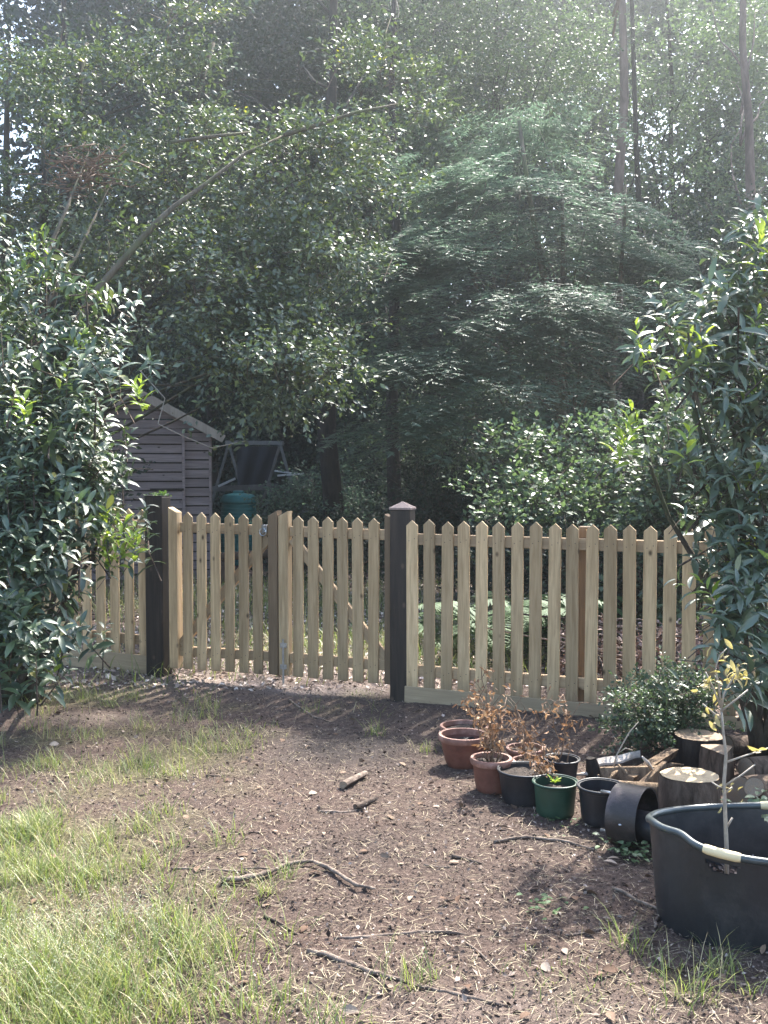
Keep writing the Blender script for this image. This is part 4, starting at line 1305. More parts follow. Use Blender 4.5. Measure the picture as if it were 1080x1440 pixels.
stick('tree_root', 'thick arched root crossing the bare earth in the middle, its end dipping right', [(312, 1243), (350, 1241), (385, 1230), (412, 1219), (440, 1217), (470, 1230), (498, 1250), (528, 1256)], 12, lift=.012, fork=[(10, -.12, .03)])
stick('tree_root', 'thin pale root running left from the thick arched root into the grass', [(240, 1222), (285, 1224), (330, 1226), (370, 1232)], 5)
stick('fallen_stick', 'long curved brown stick lying in front of the pot row', [(695, 1186), (738, 1179), (790, 1184), (840, 1199)], 8, lift=.004)
stick('fallen_stick', 'thin straight brown stick below the short log chunk', [(449, 1142), (485, 1144), (514, 1139)], 6)
stick('fallen_stick', 'pale crooked stick pointing at the foot of the black tub', [(863, 1252), (893, 1268), (926, 1282), (929, 1290), (922, 1298), (921, 1308)], 7, taper=.1, lift=.006)
stick('tree_root', 'long half buried root along the bottom of the picture', [(430, 1338), (470, 1348), (520, 1368), (580, 1384), (640, 1400), (712, 1416)], 13)
stick('tree_root', 'pale straight root above the long half buried one', [(470, 1321), (530, 1318), (590, 1312), (640, 1313), (690, 1320)], 8, fork=[(12, .1, -.02)])
stick('fallen_stick', 'short dark diagonal stick right of the pale straight root', [(655, 1326), (682, 1348), (704, 1368)], 6)
stick('fallen_stick', 'short two part stick at the edge of the grass, below the arched root', [(371, 1289), (392, 1298), (420, 1317)], 8, m='stick_dark')
stick('fallen_stick', 'dark curled bark strip above the middle of the bare earth', [(634, 1205), (655, 1209), (680, 1217)], 8, 'stick_dark')
stick('fallen_stick', 'tiny straight twig just left of the dark curled strip', [(597, 1218), (635, 1221)], 4)
stick('fallen_stick', 'thin forked twig lying left of the black tub foot', [(795, 1317), (830, 1312), (857, 1305)], 4, fork=[(5, .06, -.05)])
stick('fallen_stick', 'thin twig below the fence shadow at the grass edge', [(290, 1092), (325, 1091)], 5, 'stick_dark')
stick('fallen_stick', 'small v shaped twig near the bottom centre of the bare earth', [(627, 1268), (645, 1266), (651, 1276)], 4)
stick('fallen_stick', 'straight brown twig by the wet dark soil', [(348, 1172), (375, 1172)], 4, 'stick_dark')
stick('fallen_stick', 'slender stick lying near the gate on the lit ground', [(405, 984), (440, 1008), (470, 1018)], 4)
stick('fallen_stick', 'old weathered branch half sunk in the tall grass clump', [(195, 1362), (225, 1352), (255, 1340)], 14)
g = G(498, 1101)
log_piece('short weathered log chunk lying on the bare earth in the middle', G(483, 1110, .018), G(514, 1094, .02), .020, .016, 'stick', 'end_grey', group=None, flat=[(1.5, .6)], nm='wood_chunk', cat='wood chunk')
log_piece('small dark bark chunk just above the thin straight stick', G(500, 1139, .012), G(527, 1128, .014), .013, .010, 'stick_dark', 'stick_dark', group=None, nm='wood_chunk', cat='wood chunk')
# small green weeds
def weed(label, gx, gy, k, L, r=.05, h=.05, m='laurel_new', name='weed'):
    c = G(gx, gy); lb = LB(); a = RNG.uniform(0, 6.28, k)
    pos = np.array(c)[None] + np.stack([RNG.normal(size=k) * r, RNG.normal(size=k) * r, RNG.uniform(.005, h, k)], 1)
    lb.add(pos, np.stack([np.cos(a), np.sin(a), RNG.uniform(0, .5, k)], 1), np.tile((0, 0, 1.), (k, 1)) + ball(k) * .35, RNG.uniform(.5, 1, k) * L, L * .5, T_LONG)
    tag(lb.build('weed_patch', [M[m]]), label, 'weeds', kind='stuff')


weed('low leafy green weed growing under the metal hoop', 895, 1205, 90, .04, .06, .05, 'broad_light')
weed('flat round leaved weed in the bare earth left of the tub', 770, 1275, 26, .03, .05, .008, 'fern')
weed('tiny green seedlings in front of the green pot', 795, 1160, 22, .02, .05, .02, 'fern')
c = P(1064, 1174, 3.62); c.z = max(c.z, .2); g0 = Vector((c.x, c.y + .05, gz(c.x, c.y)))
lb = LB(); k = 70; a = RNG.uniform(0, 6.28, k)
lb.add(np.array(c)[None] + RNG.normal(size=(k, 3)) * (.05, .03, .05), np.stack([np.cos(a), np.sin(a), RNG.uniform(-.1, .5, k)], 1), np.tile((0, -.5, 1.), (k, 1)) + ball(k) * .35, RNG.uniform(.025, .045, k), .02, T_LONG)
st = thing('leafy_weed', g0, 'leafy green weed behind the black tub, showing through its rear grip hole', 'weed')
lb.build('leaves', [M['broad_light']], st)
mb = MB(); mb.tube([g0, c], .004, 6); mb.build('stem', M['green_stem'], st, True)

# ================================================================== SAPLING IN THE TUB
Ys = 3.10
root = thing('sapling', (P(1023, 1250, Ys).x, Ys, tz0 + .015), 'thin bare sapling with yellowing leaves growing out of the black tub', 'sapling')
S = lambda x, y, dy=0: P(x, y, Ys + dy)
mb = MB()
main = [Vector((S(1023, 1202).x, Ys, tz0 + .015)), S(1022, 1202), S(1020, 1150), S(1018, 1100), S(1021, 1062), S(1017, 1030), S(1014, 995)]
mb.tube(main, [.0075, .0068, .006, .0054, .0048, .004, .0034], 8)
brs = [[S(1014, 995), S(1010, 960), S(1006, 940), S(1012, 922), S(1022, 912)], [S(1014, 995), S(1004, 970), S(992, 945)], [S(1014, 1000), S(1035, 984), S(1052, 970)], [S(1014, 1000), S(1018, 975), S(1034, 948)],
       [S(1012, 1010), S(1000, 1000), S(988, 990)], [S(1021, 1072), S(1050, 1062), S(1080, 1052, .05)], [S(1019, 1105), S(1040, 1092), S(1062, 1075)], [S(1019, 1108), S(1010, 1106), S(1001, 1100)], [S(1020, 1115), S(1030, 1107)], [S(1021, 1165), S(1030, 1150)]]
for bb in brs: mb.tube(bb, [.0038, .003, .0024, .002, .0015][:len(bb)], 6)
mb.build('stem', M['young_bark'], root, True)
lb = LB()
for (x, y, k, sp) in [(1036, 935, 11, .022), (1022, 918, 5, .02), (1044, 944, 10, .012), (1000, 962, 7, .018), (1012, 968, 6, .018), (1065, 1056, 3, .01), (1035, 1120, 8, .02), (996, 955, 6, .02), (1003, 1005, 6, .012)]:
    c0 = np.array(S(x, y))
    d = ball(k); d[:, 2] -= .3
    lb.add(c0 + RNG.normal(size=(k, 3)) * sp, d, ball(k) + (0, 0, .6), RNG.uniform(.018, .042, k), RNG.uniform(.010, .018, k), T_LONG)
lb.build('leaves', [M['yellow']], root)

# ================================================================== SHRUBS WITH LARGE LEAVES
def whorls(lb, tips, dirs, k, L, W, mi=0, droop=.2, up=.35):
    n = len(tips)
    a = RNG.uniform(0, 6.28, (n, 1)) + np.arange(k)[None] * 2.4
    dirs = nrm(dirs)
    ref = np.tile((0, 0, 1.), (n, 1)); x = nrm(np.cross(dirs, ref) + 1e-3); y = np.cross(dirs, x)
    rad = x[:, None] * np.cos(a)[..., None] + y[:, None] * np.sin(a)[..., None]
    lev = (np.arange(k)[None] / k) ** 1.0 * np.ones((n, 1))
    dd = rad * .95 + dirs[:, None] * (up * (1.3 - lev))[..., None]; dd[..., 2] -= droop * (.4 + lev)
    dd += RNG.normal(size=dd.shape) * .14
    pos = tips[:, None] - dirs[:, None] * (lev * 1.7 * L)[..., None]
    nn = dirs[:, None] * .6 + RNG.normal(size=dd.shape) * .25 + np.array((0, -.35, .9))
    s = RNG.uniform(.6, 1.15, (n, k)) * (.75 + .3 * lev) * RNG.uniform(.7, 1.2, (n, 1))
    lb.add(pos.reshape(-1, 3), dd.reshape(-1, 3), nn.reshape(-1, 3), (L * s).ravel(), (W * s).ravel(), T_LONG, mi)


def big_shrub(name, label, base, lobes, n, per, L, W, mats, young, stems=9, sig=.12, k=9, extra=None):
    root = thing(name, base, label, 'shrub')
    pts, out = lobe_points(lobes, n, per, sig, .35)
    dirs = nrm(out * .7 + np.array((0, -.15, .75)) + RNG.normal(size=out.shape) * .35)
    lb = LB(); m = len(pts)
    yi = RNG.random(m) < .045
    whorls(lb, pts[~yi], dirs[~yi], k, L, W, 0)
    if yi.any():
        d2 = dirs[yi].copy(); d2[:, 2] += .6
        whorls(lb, pts[yi], d2, 7, L * .75, W * .8, 1, droop=-.1, up=.8)
    if extra:
        for (x, y, Y) in extra:
            c0 = np.array([P(x, y, Y)]) + RNG.normal(size=(3, 3)) * .04
            whorls(lb, c0, np.tile((.1, -.2, 1.), (3, 1)) + RNG.normal(size=(3, 3)) * .3, 8, L * .85, W * .9, 1, droop=-.05, up=.7)
    thin_twigs(lb, pts - dirs * .28, dirs, .28, .012, 2)
    lb.build('crown', [M[mats], M[young], M['stick_dark']], root)
    mb = MB()
    for l in lobes:
        for s in range(max(1, stems // len(lobes))):
            c0 = P(l[0] + random.uniform(-.5, .5) * l[3], l[1] + random.uniform(-.6, .4) * l[4], l[2] + random.uniform(-.5, .5) * l[5])
            b0 = Vector(base) + Vector((random.uniform(-.15, .15), random.uniform(-.15, .15), -.03))
            mb.tube(limb_path(b0, c0, .02, 8, .07), [.026 * (1 - .8 * i / 7) for i in range(8)], 7)
    mb.build('stems', M['bark'], root, True)
    return root


big_shrub('laurel_shrub', 'big glossy dark green laurel bush overhanging the short fence run and the shed', (-2.25, 6.25, 0),
          [(30, 470, 6.5, 100, 60, .4, 1.1), (75, 560, 6.2, 90, 75, .4, 1.4), (40, 680, 5.8, 95, 100, .4, 2.0), (-40, 600, 5.9, 100, 200, .5, 1.0), (0, 830, 5.4, 62, 75, .35, 1.1), (5, 890, 5.3, 60, 40, .3, .6),
           (85, 882, 5.7, 36, 16, .15, .15), (-30, 400, 6.7, 70, 110, .4, .6), (160, 745, 5.9, 30, 28, .2, .2), (140, 555, 5.9, 42, 26, .2, .2), (50, 745, 5.6, 66, 45, .3, .7), (90, 640, 5.9, 55, 50, .3, .7), (115, 470, 6.3, 45, 40, .3, .25),
           (60, 370, 6.5, 50, 35, .3, .22), (120, 410, 6.5, 55, 40, .3, .25)],
          165, 4, .120, .038, 'laurel', 'laurel_new', stems=26, k=13, extra=[(175, 722, 5.8), (190, 740, 5.8), (195, 552, 5.85), (60, 318, 6.4), (20, 560, 5.7), (165, 770, 5.8)])
big_shrub('rhododendron_shrub', 'tall rhododendron with long drooping shiny leaves over the far end of the long fence', (1.95, 4.95, 0),
          [(1060, 335, 5.25, 55, 60, .25, .6), (1040, 430, 5.05, 52, 65, .25, .8), (960, 455, 4.7, 48, 28, .2, .22), (930, 432, 4.7, 30, 18, .12, .1), (1060, 550, 4.85, 60, 80, .28, 1.1), (1000, 500, 4.8, 55, 40, .22, .4), (1065, 700, 4.6, 65, 100, .28, 1.2), (975, 640, 4.7, 55, 28, .25, .22), (905, 598, 4.65, 30, 14, .1, .08),
           (1058, 830, 4.45, 50, 70, .28, .8), (1025, 750, 4.75, 30, 35, .2, .2), (1110, 450, 4.9, 40, 200, .3, .5), (1075, 915, 4.4, 40, 40, .2, .35), (1022, 700, 4.8, 34, 40, .2, .2), (1015, 860, 4.7, 25, 20, .1, .08)],
          84, 3, .135, .036, 'rhodo', 'laurel_new', stems=20, k=12, sig=.08, extra=[(1060, 760, 4.7), (880, 590, 4.6), (1075, 320, 4.8), (975, 480, 4.65)])

# dark shrub behind the log heap with a big leaved sprig
def small_shrub(name, label, base, lobes, clumps, per, sig, L, W, m, k=22, slen=.16, bark='bark', cat='shrub', group=None, twr=.008, flat=1.0, jit=.45, droop=.12, tmpl=T_SMALL, stems=6, m2=None):
    root = thing(name, base, label, cat, group)
    pts, out = lobe_points(lobes, clumps, per, sig, .3)
    pts[:, 2] = np.maximum(pts[:, 2], .03)
    dirs = nrm(out * .7 + np.array((0, 0, .35)) + RNG.normal(size=out.shape) * .5)
    lb = LB(); sprays(lb, pts, dirs, k, slen, L, W, flat, droop, 0, tmpl, .9, jit)
    if m2:
        s = RNG.random(len(pts)) < .05
        sprays(lb, pts[s], dirs[s], k // 2, slen, L, W, flat, droop, 2, tmpl, .9, jit)
    thin_twigs(lb, pts - dirs * slen * .3, dirs, slen * 1.3, twr, 1)
    lb.build('crown', [M[m], M['stick_dark']] + ([M[m2]] if m2 else []), root)
    mb = MB()
    for s in range(stems):
        l = random.choice(lobes); c0 = P(l[0] + random.uniform(-.6, .6) * l[3], l[1] + random.uniform(-.5, .5) * l[4], l[2])
        mb.tube(limb_path(Vector(base) - Vector((0, 0, .03)), c0, .02, 7, .08), [twr * 1.6 * (1 - .8 * i / 6) for i in range(7)], 6)
    mb.build('stems', M[bark], root, True)
    return root


small_shrub('box_shrub', 'low small leaved shrub in front of the long fence, behind the log heap', (1.47, 5.2, 0),
            [(935, 985, 5.2, 55, 32, .2, 1), (905, 1000, 5.15, 40, 35, .15, .5), (965, 1010, 5.2, 35, 30, .15, .5), (900, 1040, 5.1, 30, 20, .1, .2)], 60, 8, .05, .022, .013, 'broad_mid', 18, .09, twr=.004)
lb = LB(); c0 = P(938, 962, 5.05); root = thing('laurel_seedling', (c0.x, c0.y, 0), 'large leaved laurel seedling rising from the small leaved shrub', 'seedling')
whorls(lb, np.array([c0, c0 + Vector((.06, 0, .02))]), np.array([(.1, -.3, 1.), (.3, -.2, .8)]), 9, .14, .045, 0, droop=.1)
lb.build('leaves', [M['rhodo']], root)
mb = MB(); mb.tube([Vector((c0.x, c0.y + .03, 0)), c0 - Vector((0, 0, .1)), c0], .005, 6); mb.build('stem', M['green_stem'], root, True)
# bare twigs in front of that shrub
mb = MB(); mb.tube([P(858, 1092, 4.7), P(868, 1060, 4.7), P(885, 1030, 4.75), P(898, 1015, 4.75)], [.004, .0035, .003, .002], 6); mb.tube([P(868, 1060, 4.7), P(880, 1052, 4.7), P(890, 1055, 4.7)], .002, 5)
tag(mb.build('bare_twig', M['young_bark'], None, True, origin=P(858, 1092, 4.7)), 'thin bare twig sticking up from the split logs', 'twig')

# ================================================================== LEFT BIG TREE
hl = [(165, 130, 11.9, 150, 130, .9, 2.2), (320, 245, 11.1, 165, 95, .8, 2.3), (420, 400, 10.3, 115, 100, .7, 1.8), (280, 430, 9.9, 120, 100, .7, 1.9), (380, 515, 9.5, 85, 55, .5, .9),
      (120, 300, 10.8, 150, 110, .9, 1.6), (500, 300, 11.0, 65, 120, .6, .9), (430, 225, 11.5, 90, 60, .7, .9), (270, 480, 9.7, 60, 40, .5, .35), (-60, 330, 10.8, 100, 130, 1.0, 1.0), (230, 20, 12, 70, 60, .6, .5), (540, 150, 12.2, 100, 90, .9, .9)]


def holly_crown(lb):
    pts, out = lobe_points(hl, 104, 34, np.array((.22, .22, .075)), .45)
    dirs = nrm(out * .6 + np.array((.25, -.25, .05)) + RNG.normal(size=out.shape) * .5)
    sprays(lb, pts, dirs, 13, .32, .066, .036, 1.0, .25, 0, T_SMALL, .9, .38)
    s = RNG.random(len(pts)) < .022
    sprays(lb, pts[s], dirs[s], 9, .2, .055, .03, .8, 0, 1, T_SMALL, .9, .5)
    q = RNG.random(len(pts)) < .35; thin_twigs(lb, (pts - dirs * .2)[q], dirs[q], .5, .009, 2)


st = [(Vector((-4.2, 11.2, 0)), P(120, 60, 12.0), .15), (Vector((-4.0, 11.0, 0)), P(60, 180, 11.2), .09), (Vector((-4.1, 11.6, 0)), P(300, 60, 12.4), .10), (Vector((-4.4, 11.0, 0)), P(10, 120, 11.4), .10)]
T1 = tree('holly_tree', 'big spreading tree with small shiny leaves over the shed, filling the upper left', 'tree', (-4.2, 11.2, 0), (-3, 10.6, 6), .16, hl, holly_crown, ['holly', 'holly_yellow', 'stick_dark'], stems=st, limbs=40, limb_r=.24)
mb = MB(); pp = px_path([(60, 520, 9.3), (120, 432, 9.3), (150, 392, 9.3), (185, 352, 9.35), (215, 318, 9.4), (245, 290, 9.5), (290, 258, 9.7), (345, 215, 10), (400, 190, 10.3)])
mb.tube(pp, [.038, .036, .033, .03, .027, .023, .018, .014, .008], 10, wob=.05)
mb.tube(px_path([(215, 318, 9.4), (214, 350, 9.4), (222, 372, 9.4)]), [.008, .006, .004], 6)
mb.tube(px_path([(172, 372, 9.35), (176, 340, 9.3), (173, 322, 9.3)]), [.008, .006, .004], 6)
mb.tube(px_path([(150, 392, 9.3), (154, 350, 9.3), (150, 330, 9.3)]), [.012, .008, .005], 6)
o = mb.build('limb', M['bark_pale'], T1, True); o['label'] = 'long bare diagonal limb'
mb = MB(); mb.tube(px_path([(30, 560, 9.0), (45, 430, 9.0), (60, 370, 9.1), (95, 290, 9.5), (130, 200, 10.2)]), [.030, .027, .022, .014, .004], 8, wob=.05)
mb.tube(px_path([(52, 470, 9.1), (75, 410, 9.1), (105, 365, 9.3), (160, 250, 10)]), [.024, .02, .014, .003], 8, wob=.05)
mb.build('limb', M['bark_pale'], T1, True)
mb = MB(); mb.tube(px_path([(400, 190, 10.3), (440, 178, 10.4), (500, 158, 10.6), (560, 146, 10.8)]), [.022, .02, .016, .008], 7)
mb.tube(px_path([(240, 200, 10.2), (300, 192, 10.2), (350, 186, 10.4)]), [.015, .018, .01], 7)
mb.build('limb', M['bark_pale'], T1, True)
mb = MB(); tw = px_path([(196, 520, 9.4), (232, 560, 9.3), (222, 596, 9.2), (255, 612, 9.2), (298, 630, 9.2), (345, 620, 9.2)])
mb.tube(tw, [.006, .005, .005, .004, .004, .003], 6); mb.build('twig', M['young_bark'], T1, True)
lb = LB()
for (x, y, k) in [(262, 600, 3), (296, 630, 6), (345, 619, 11), (275, 616, 3)]:
    lb.add(np.array(P(x, y, 9.2)) + RNG.normal(size=(k, 3)) * .03, ball(k), ball(k) + (0, -.3, .8), RNG.uniform(.05, .085, k), .032, T_LONG)
lb.build('twig_leaves', [M['holly']], T1)
# tangle of dead twigs caught in the tree
c0 = P(120, 242, 9.9); mb = MB()
for i in range(150):
    a = c0 + Vector((random.gauss(0, .16), random.gauss(0, .12), random.gauss(0, .12))); b = a + Vector((random.gauss(0, .14), random.gauss(0, .1), random.gauss(0, .06)))
    mb.tube([a, (a + b) / 2 + Vector((0, 0, random.uniform(-.03, .03))), b], .006, 4)
tag(mb.build('twig_nest', M['seed_stem'], None, True, origin=c0), 'brown tangled clump of dead twigs caught in the shiny leaved tree', 'nest', kind='stuff')

# ================================================================== CONIFER
cl = [(720, 175, 14.8, 80, 50, .4, .6), (700, 265, 14.0, 140, 60, .5, 1.5), (800, 340, 13.3, 140, 75, .5, 1.6), (640, 365, 12.9, 120, 70, .5, 1.4), (720, 460, 11.9, 165, 60, .45, 1.8), (620, 500, 11.6, 90, 50, .4, .9), (595, 575, 11.1, 75, 38, .3, .5), (870, 320, 13.6, 85, 100, .5, .9),
      (560, 420, 12.4, 50, 55, .4, .4), (870, 455, 12.2, 75, 50, .4, .6), (730, 545, 11.0, 95, 22, .3, .35)]


def fans(lb, pts, dirs, L, k, m, nl, nw, mi=0, droop=.25):
    """flat feathery sprays: side shoots along a drooping axis, leaflets on each"""
    n = len(pts)
    dirs = nrm(dirs * np.array((1, 1, .35))); side = nrm(np.cross(dirs, np.array((0, 0, 1.))))
    t = (np.arange(k) + .5)[None] / k * np.ones((n, 1)); sg = np.where(np.arange(k) % 2 == 0, 1., -1.)[None] * np.ones((n, 1))
    L = L * RNG.uniform(.6, 1.2, (n, 1))
    org = pts[:, None] + dirs[:, None] * (L * t)[..., None]; org[..., 2] -= droop * (L * t ** 1.8)
    sd = dirs[:, None] * .75 + side[:, None] * sg[..., None] * .8; sd[..., 2] -= droop * .7 * t + .05; sd += RNG.normal(size=sd.shape) * .07; sd = nrm(sd)
    sl = (L * .5 * (1.05 - t) + .05)
    u = ((np.arange(m) + .5) / m)[None, None] * np.ones((n, k, 1)); sg2 = np.where(np.arange(m) % 2 == 0, 1., -1.)
    pos = org[:, :, None] + sd[:, :, None] * (sl[..., None] * u)[..., None]
    pos[..., 2] -= .06 * (u ** 2) * sl[..., None]
    s2 = nrm(np.cross(sd, np.array((0, 0, 1.))))
    ld = sd[:, :, None] * .9 + s2[:, :, None] * sg2[None, None, :, None] * .75 + RNG.normal(size=pos.shape) * .12
    nn = RNG.normal(size=pos.shape) * .22 + np.array((0, -.2, 1.))
    q = pos.reshape(-1, 3); c = len(q)
    s = RNG.uniform(.75, 1.2, c)
    lb.add(q, ld.reshape(-1, 3), nn.reshape(-1, 3), nl * s, nw * s, T_NEEDLE, mi)


def conifer_crown(lb):
    c, out = lobe_points(cl, 125, 1, .1, .1)
    ctr = np.array(P(760, 420, 13.3)); per = 15
    o2 = c - ctr; o2[:, 2] = 0; o2 += (0, -.5, 0); o2 = nrm(o2)
    base = np.repeat(c, per, 0); oo = np.repeat(o2, per, 0)
    sd = np.stack([-oo[:, 1], oo[:, 0], oo[:, 2]], 1)
    u = RNG.normal(size=(len(base), 1)) * .36; v = RNG.uniform(-.35, .35, (len(base), 1))
    pts = base + sd * u + oo * v; pts[:, 2] += RNG.normal(size=len(pts)) * .06 - .22 * np.abs(u[:, 0]) - .30 * v[:, 0]
    dirs = nrm(oo + sd * u * 1.3 + RNG.normal(size=pts.shape) * .12)
    fans(lb, pts, dirs, .46, 8, 7, .075, .019, droop=.45)


st = [(Vector((P(800, 700, 13.2).x, 13.2, 0)), P(730, 170, 13.5), .085), (Vector((P(812, 700, 13.0).x, 13.0, 0)), P(790, 260, 13.2), .07), (Vector((P(845, 700, 13.2).x, 13.3, 0)), P(880, 260, 13.4), .06), (Vector((P(858, 700, 12.9).x, 12.9, 0)), P(640, 330, 12.9), .05), (Vector((P(780, 700, 13.0).x, 13.0, 0)), P(700, 420, 12.8), .045)]
tree('conifer_tree', 'feathery blue green conifer with layered drooping sprays and several stems, in the centre right', 'tree', (st[0][0].x, 13.2, 0), (0, 0, 5), .1, cl, conifer_crown, ['conifer', 'stick_dark'], stems=st, limbs=46, bark='bark_pale', limb_r=.3)

# ================================================================== WOODLAND BEHIND
def leafy(lobes, clumps, per, sig, k, slen, L, W, m2=True, flat=1.0, jit=.55, droop=.15):
    def f(lb):
        pts, out = lobe_points(lobes, clumps, per, sig, .3)
        dirs = nrm(out * .6 + np.array((0, -.15, .1)) + RNG.normal(size=out.shape) * .6)
        sprays(lb, pts, dirs, k, slen, L, W, flat, droop, 0, T_SMALL, .9, jit)
        q = RNG.random(len(pts)) < .15; thin_twigs(lb, pts[q], dirs[q], slen * 1.2, .012, 1)
    return f


WOOD = 'woodland trees behind the clearing'


def bg_tree(label, tx, Y, r, topy, lobes, clumps, m, per=7, L=.075, W=.045, k=14, slen=.45, sig=.25, bark='bark_dark', limbs=10, name='woodland_tree', lean=0):
    b = P(tx, 700, Y); t = P(tx + lean, topy, Y)
    return tree(name, label, 'tree', (b.x, Y, gz(b.x, Y) - .05), t, r, lobes, leafy(lobes, clumps, per, sig, k, slen, L, W), [m, 'stick_dark'], WOOD, bark, limbs)


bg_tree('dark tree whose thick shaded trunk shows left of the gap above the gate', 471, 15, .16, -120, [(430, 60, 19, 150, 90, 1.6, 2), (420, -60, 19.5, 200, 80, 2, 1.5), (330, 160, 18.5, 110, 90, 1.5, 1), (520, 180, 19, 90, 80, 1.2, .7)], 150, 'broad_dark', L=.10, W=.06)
bg_tree('dark slim trunked tree right behind the capped gate post', 556, 14.6, .11, -60, [(590, 60, 18, 110, 90, 1.4, 1.4), (560, 260, 17.5, 80, 110, 1.2, 1.2), (520, 430, 17.2, 60, 90, 1, .7), (580, -60, 18, 160, 70, 1.5, 1)], 170, 'broad_mid')
bg_tree('pine with a straight reddish trunk seen through leaves at the upper right', 862, 17.6, .125, -420, [(1100, -300, 19, 110, 80, 1.2, .5), (930, -461, 15.0, 150, 40, .40, .8), (1085, -400, 14.5, 60, 25, .25, .25)], 62, 'broad_mid', L=.10, W=.06, bark='bark_red', limbs=14)  # crown lobes out of view, added to shade the ground by gate and pots
bg_tree('thin dark trunked pine just right of the reddish trunk', 890, 18.2, .08, -300, [(1090, -230, 19, 90, 60, 1.2, 1), (1000, 80, 21.5, 80, 80, 1.5, .9)], 80, 'broad_mid', L=.09, W=.055, limbs=6, lean=-8)
bg_tree('reddish brown trunked pine behind the rhododendron top', 1042, 16.6, .13, -160, [(1060, 40, 19, 90, 90, 1.2, 1), (1120, 220, 19.5, 80, 140, 1.6, 1)], 90, 'broad_light', L=.08, W=.05, bark='bark_red', limbs=7)
bg_tree('pale leaved tree filling the top right behind the conifer', 930, 20.5, .09, -60, [(900, 190, 20, 120, 90, 1.2, 1.3), (960, 280, 18.2, 90, 80, 1.1, 1), (850, 80, 21, 110, 90, 1.2, 1), (1010, 130, 20.5, 80, 90, 1.2, .9)], 150, 'broad_light', L=.065, W=.04)
bg_tree('speckled small leaved tree behind the conifer top', 700, 19, .10, -80, [(660, 90, 18.5, 110, 90, 1.2, 1.3), (760, 110, 18.3, 100, 80, 1.2, 1.2), (700, -30, 19, 160, 60, 1.5, 1), (600, 200, 18, 70, 80, 1, .8)], 230, 'broad_mid', L=.065, W=.04)
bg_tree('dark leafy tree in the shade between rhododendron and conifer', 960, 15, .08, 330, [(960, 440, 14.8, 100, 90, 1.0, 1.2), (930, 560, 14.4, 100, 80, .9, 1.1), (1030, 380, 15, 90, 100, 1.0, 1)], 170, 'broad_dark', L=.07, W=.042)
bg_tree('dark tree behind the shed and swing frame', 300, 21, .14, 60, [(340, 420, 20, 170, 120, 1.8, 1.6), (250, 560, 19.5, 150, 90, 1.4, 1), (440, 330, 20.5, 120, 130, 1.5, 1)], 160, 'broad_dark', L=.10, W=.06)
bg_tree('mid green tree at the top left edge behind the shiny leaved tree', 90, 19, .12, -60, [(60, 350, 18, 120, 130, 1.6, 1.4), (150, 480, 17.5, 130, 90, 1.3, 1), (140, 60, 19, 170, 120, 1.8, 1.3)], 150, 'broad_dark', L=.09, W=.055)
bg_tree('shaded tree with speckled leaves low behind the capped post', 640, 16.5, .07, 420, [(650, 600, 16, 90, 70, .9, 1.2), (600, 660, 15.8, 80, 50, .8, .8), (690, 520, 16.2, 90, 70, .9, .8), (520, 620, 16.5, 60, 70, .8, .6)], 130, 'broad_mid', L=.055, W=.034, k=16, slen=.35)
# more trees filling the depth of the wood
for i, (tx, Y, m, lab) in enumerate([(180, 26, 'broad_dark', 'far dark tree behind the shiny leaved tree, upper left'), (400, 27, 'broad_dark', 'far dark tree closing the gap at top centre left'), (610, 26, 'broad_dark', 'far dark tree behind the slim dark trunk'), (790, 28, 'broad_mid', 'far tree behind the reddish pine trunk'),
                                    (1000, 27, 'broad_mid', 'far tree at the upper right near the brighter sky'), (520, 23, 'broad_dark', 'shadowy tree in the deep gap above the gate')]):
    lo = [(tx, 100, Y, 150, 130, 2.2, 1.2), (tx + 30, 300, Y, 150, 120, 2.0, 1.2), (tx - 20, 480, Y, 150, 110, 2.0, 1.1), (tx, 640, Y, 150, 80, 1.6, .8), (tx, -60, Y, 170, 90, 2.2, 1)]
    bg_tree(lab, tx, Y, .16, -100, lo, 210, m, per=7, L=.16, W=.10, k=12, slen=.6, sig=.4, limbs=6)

# understorey bushes
small_shrub('hazel_shrub', 'light green leafy shrub rising just behind the long fence, below the conifer stems', (P(800, 740, 9.6).x, 9.6, 0),
            [(810, 700, 9.4, 100, 40, .5, 1.0), (885, 690, 9.6, 70, 55, .5, .8), (740, 715, 9.2, 60, 30, .4, .4), (690, 632, 9.9, 55, 12, .2, .22), (775, 640, 9.8, 35, 22, .2, .2), (850, 630, 9.8, 50, 25, .3, .3), (830, 760, 9.0, 120, 50, .4, .8), (930, 640, 9.8, 50, 40, .3, .4), (790, 590, 10.2, 30, 20, .2, .12)], 44, 17, np.array((.19, .17, .07)), .058, .042, 'broad_light', 14, .26, jit=.35)
small_shrub('hazel_shrub', 'leafy shrub behind the rhododendron at the end of the long fence', (P(985, 740, 8.6).x, 8.6, 0),
            [(960, 690, 8.6, 80, 80, .5, 1.2), (1020, 620, 8.7, 70, 90, .5, 1), (930, 800, 8.4, 80, 60, .4, .6), (1000, 780, 8.3, 80, 70, .4, .6)], 110, 8, .11, .058, .040, 'broad_mid', 14, .26, jit=.4)
small_shrub('bramble_bush', 'dark low bush between the shed corner and the shaded trunks', (P(400, 720, 15.8).x, 15.8, 0),
            [(450, 712, 15.5, 60, 25, .6, 1), (400, 725, 15.6, 60, 20, .5, .7), (500, 735, 15, 50, 25, .5, .7)], 90, 8, .14, .06, .034, 'conifer', 14, .3)
small_shrub('bramble_bush', 'dark bush behind the fence right of the capped post', (P(640, 720, 11.5).x, 11.5, 0),
            [(630, 745, 11.5, 70, 50, .5, 1), (700, 760, 11.2, 80, 50, .5, 1), (600, 700, 12, 50, 40, .5, .6)], 110, 8, .12, .05, .03, 'broad_dark', 14, .26)
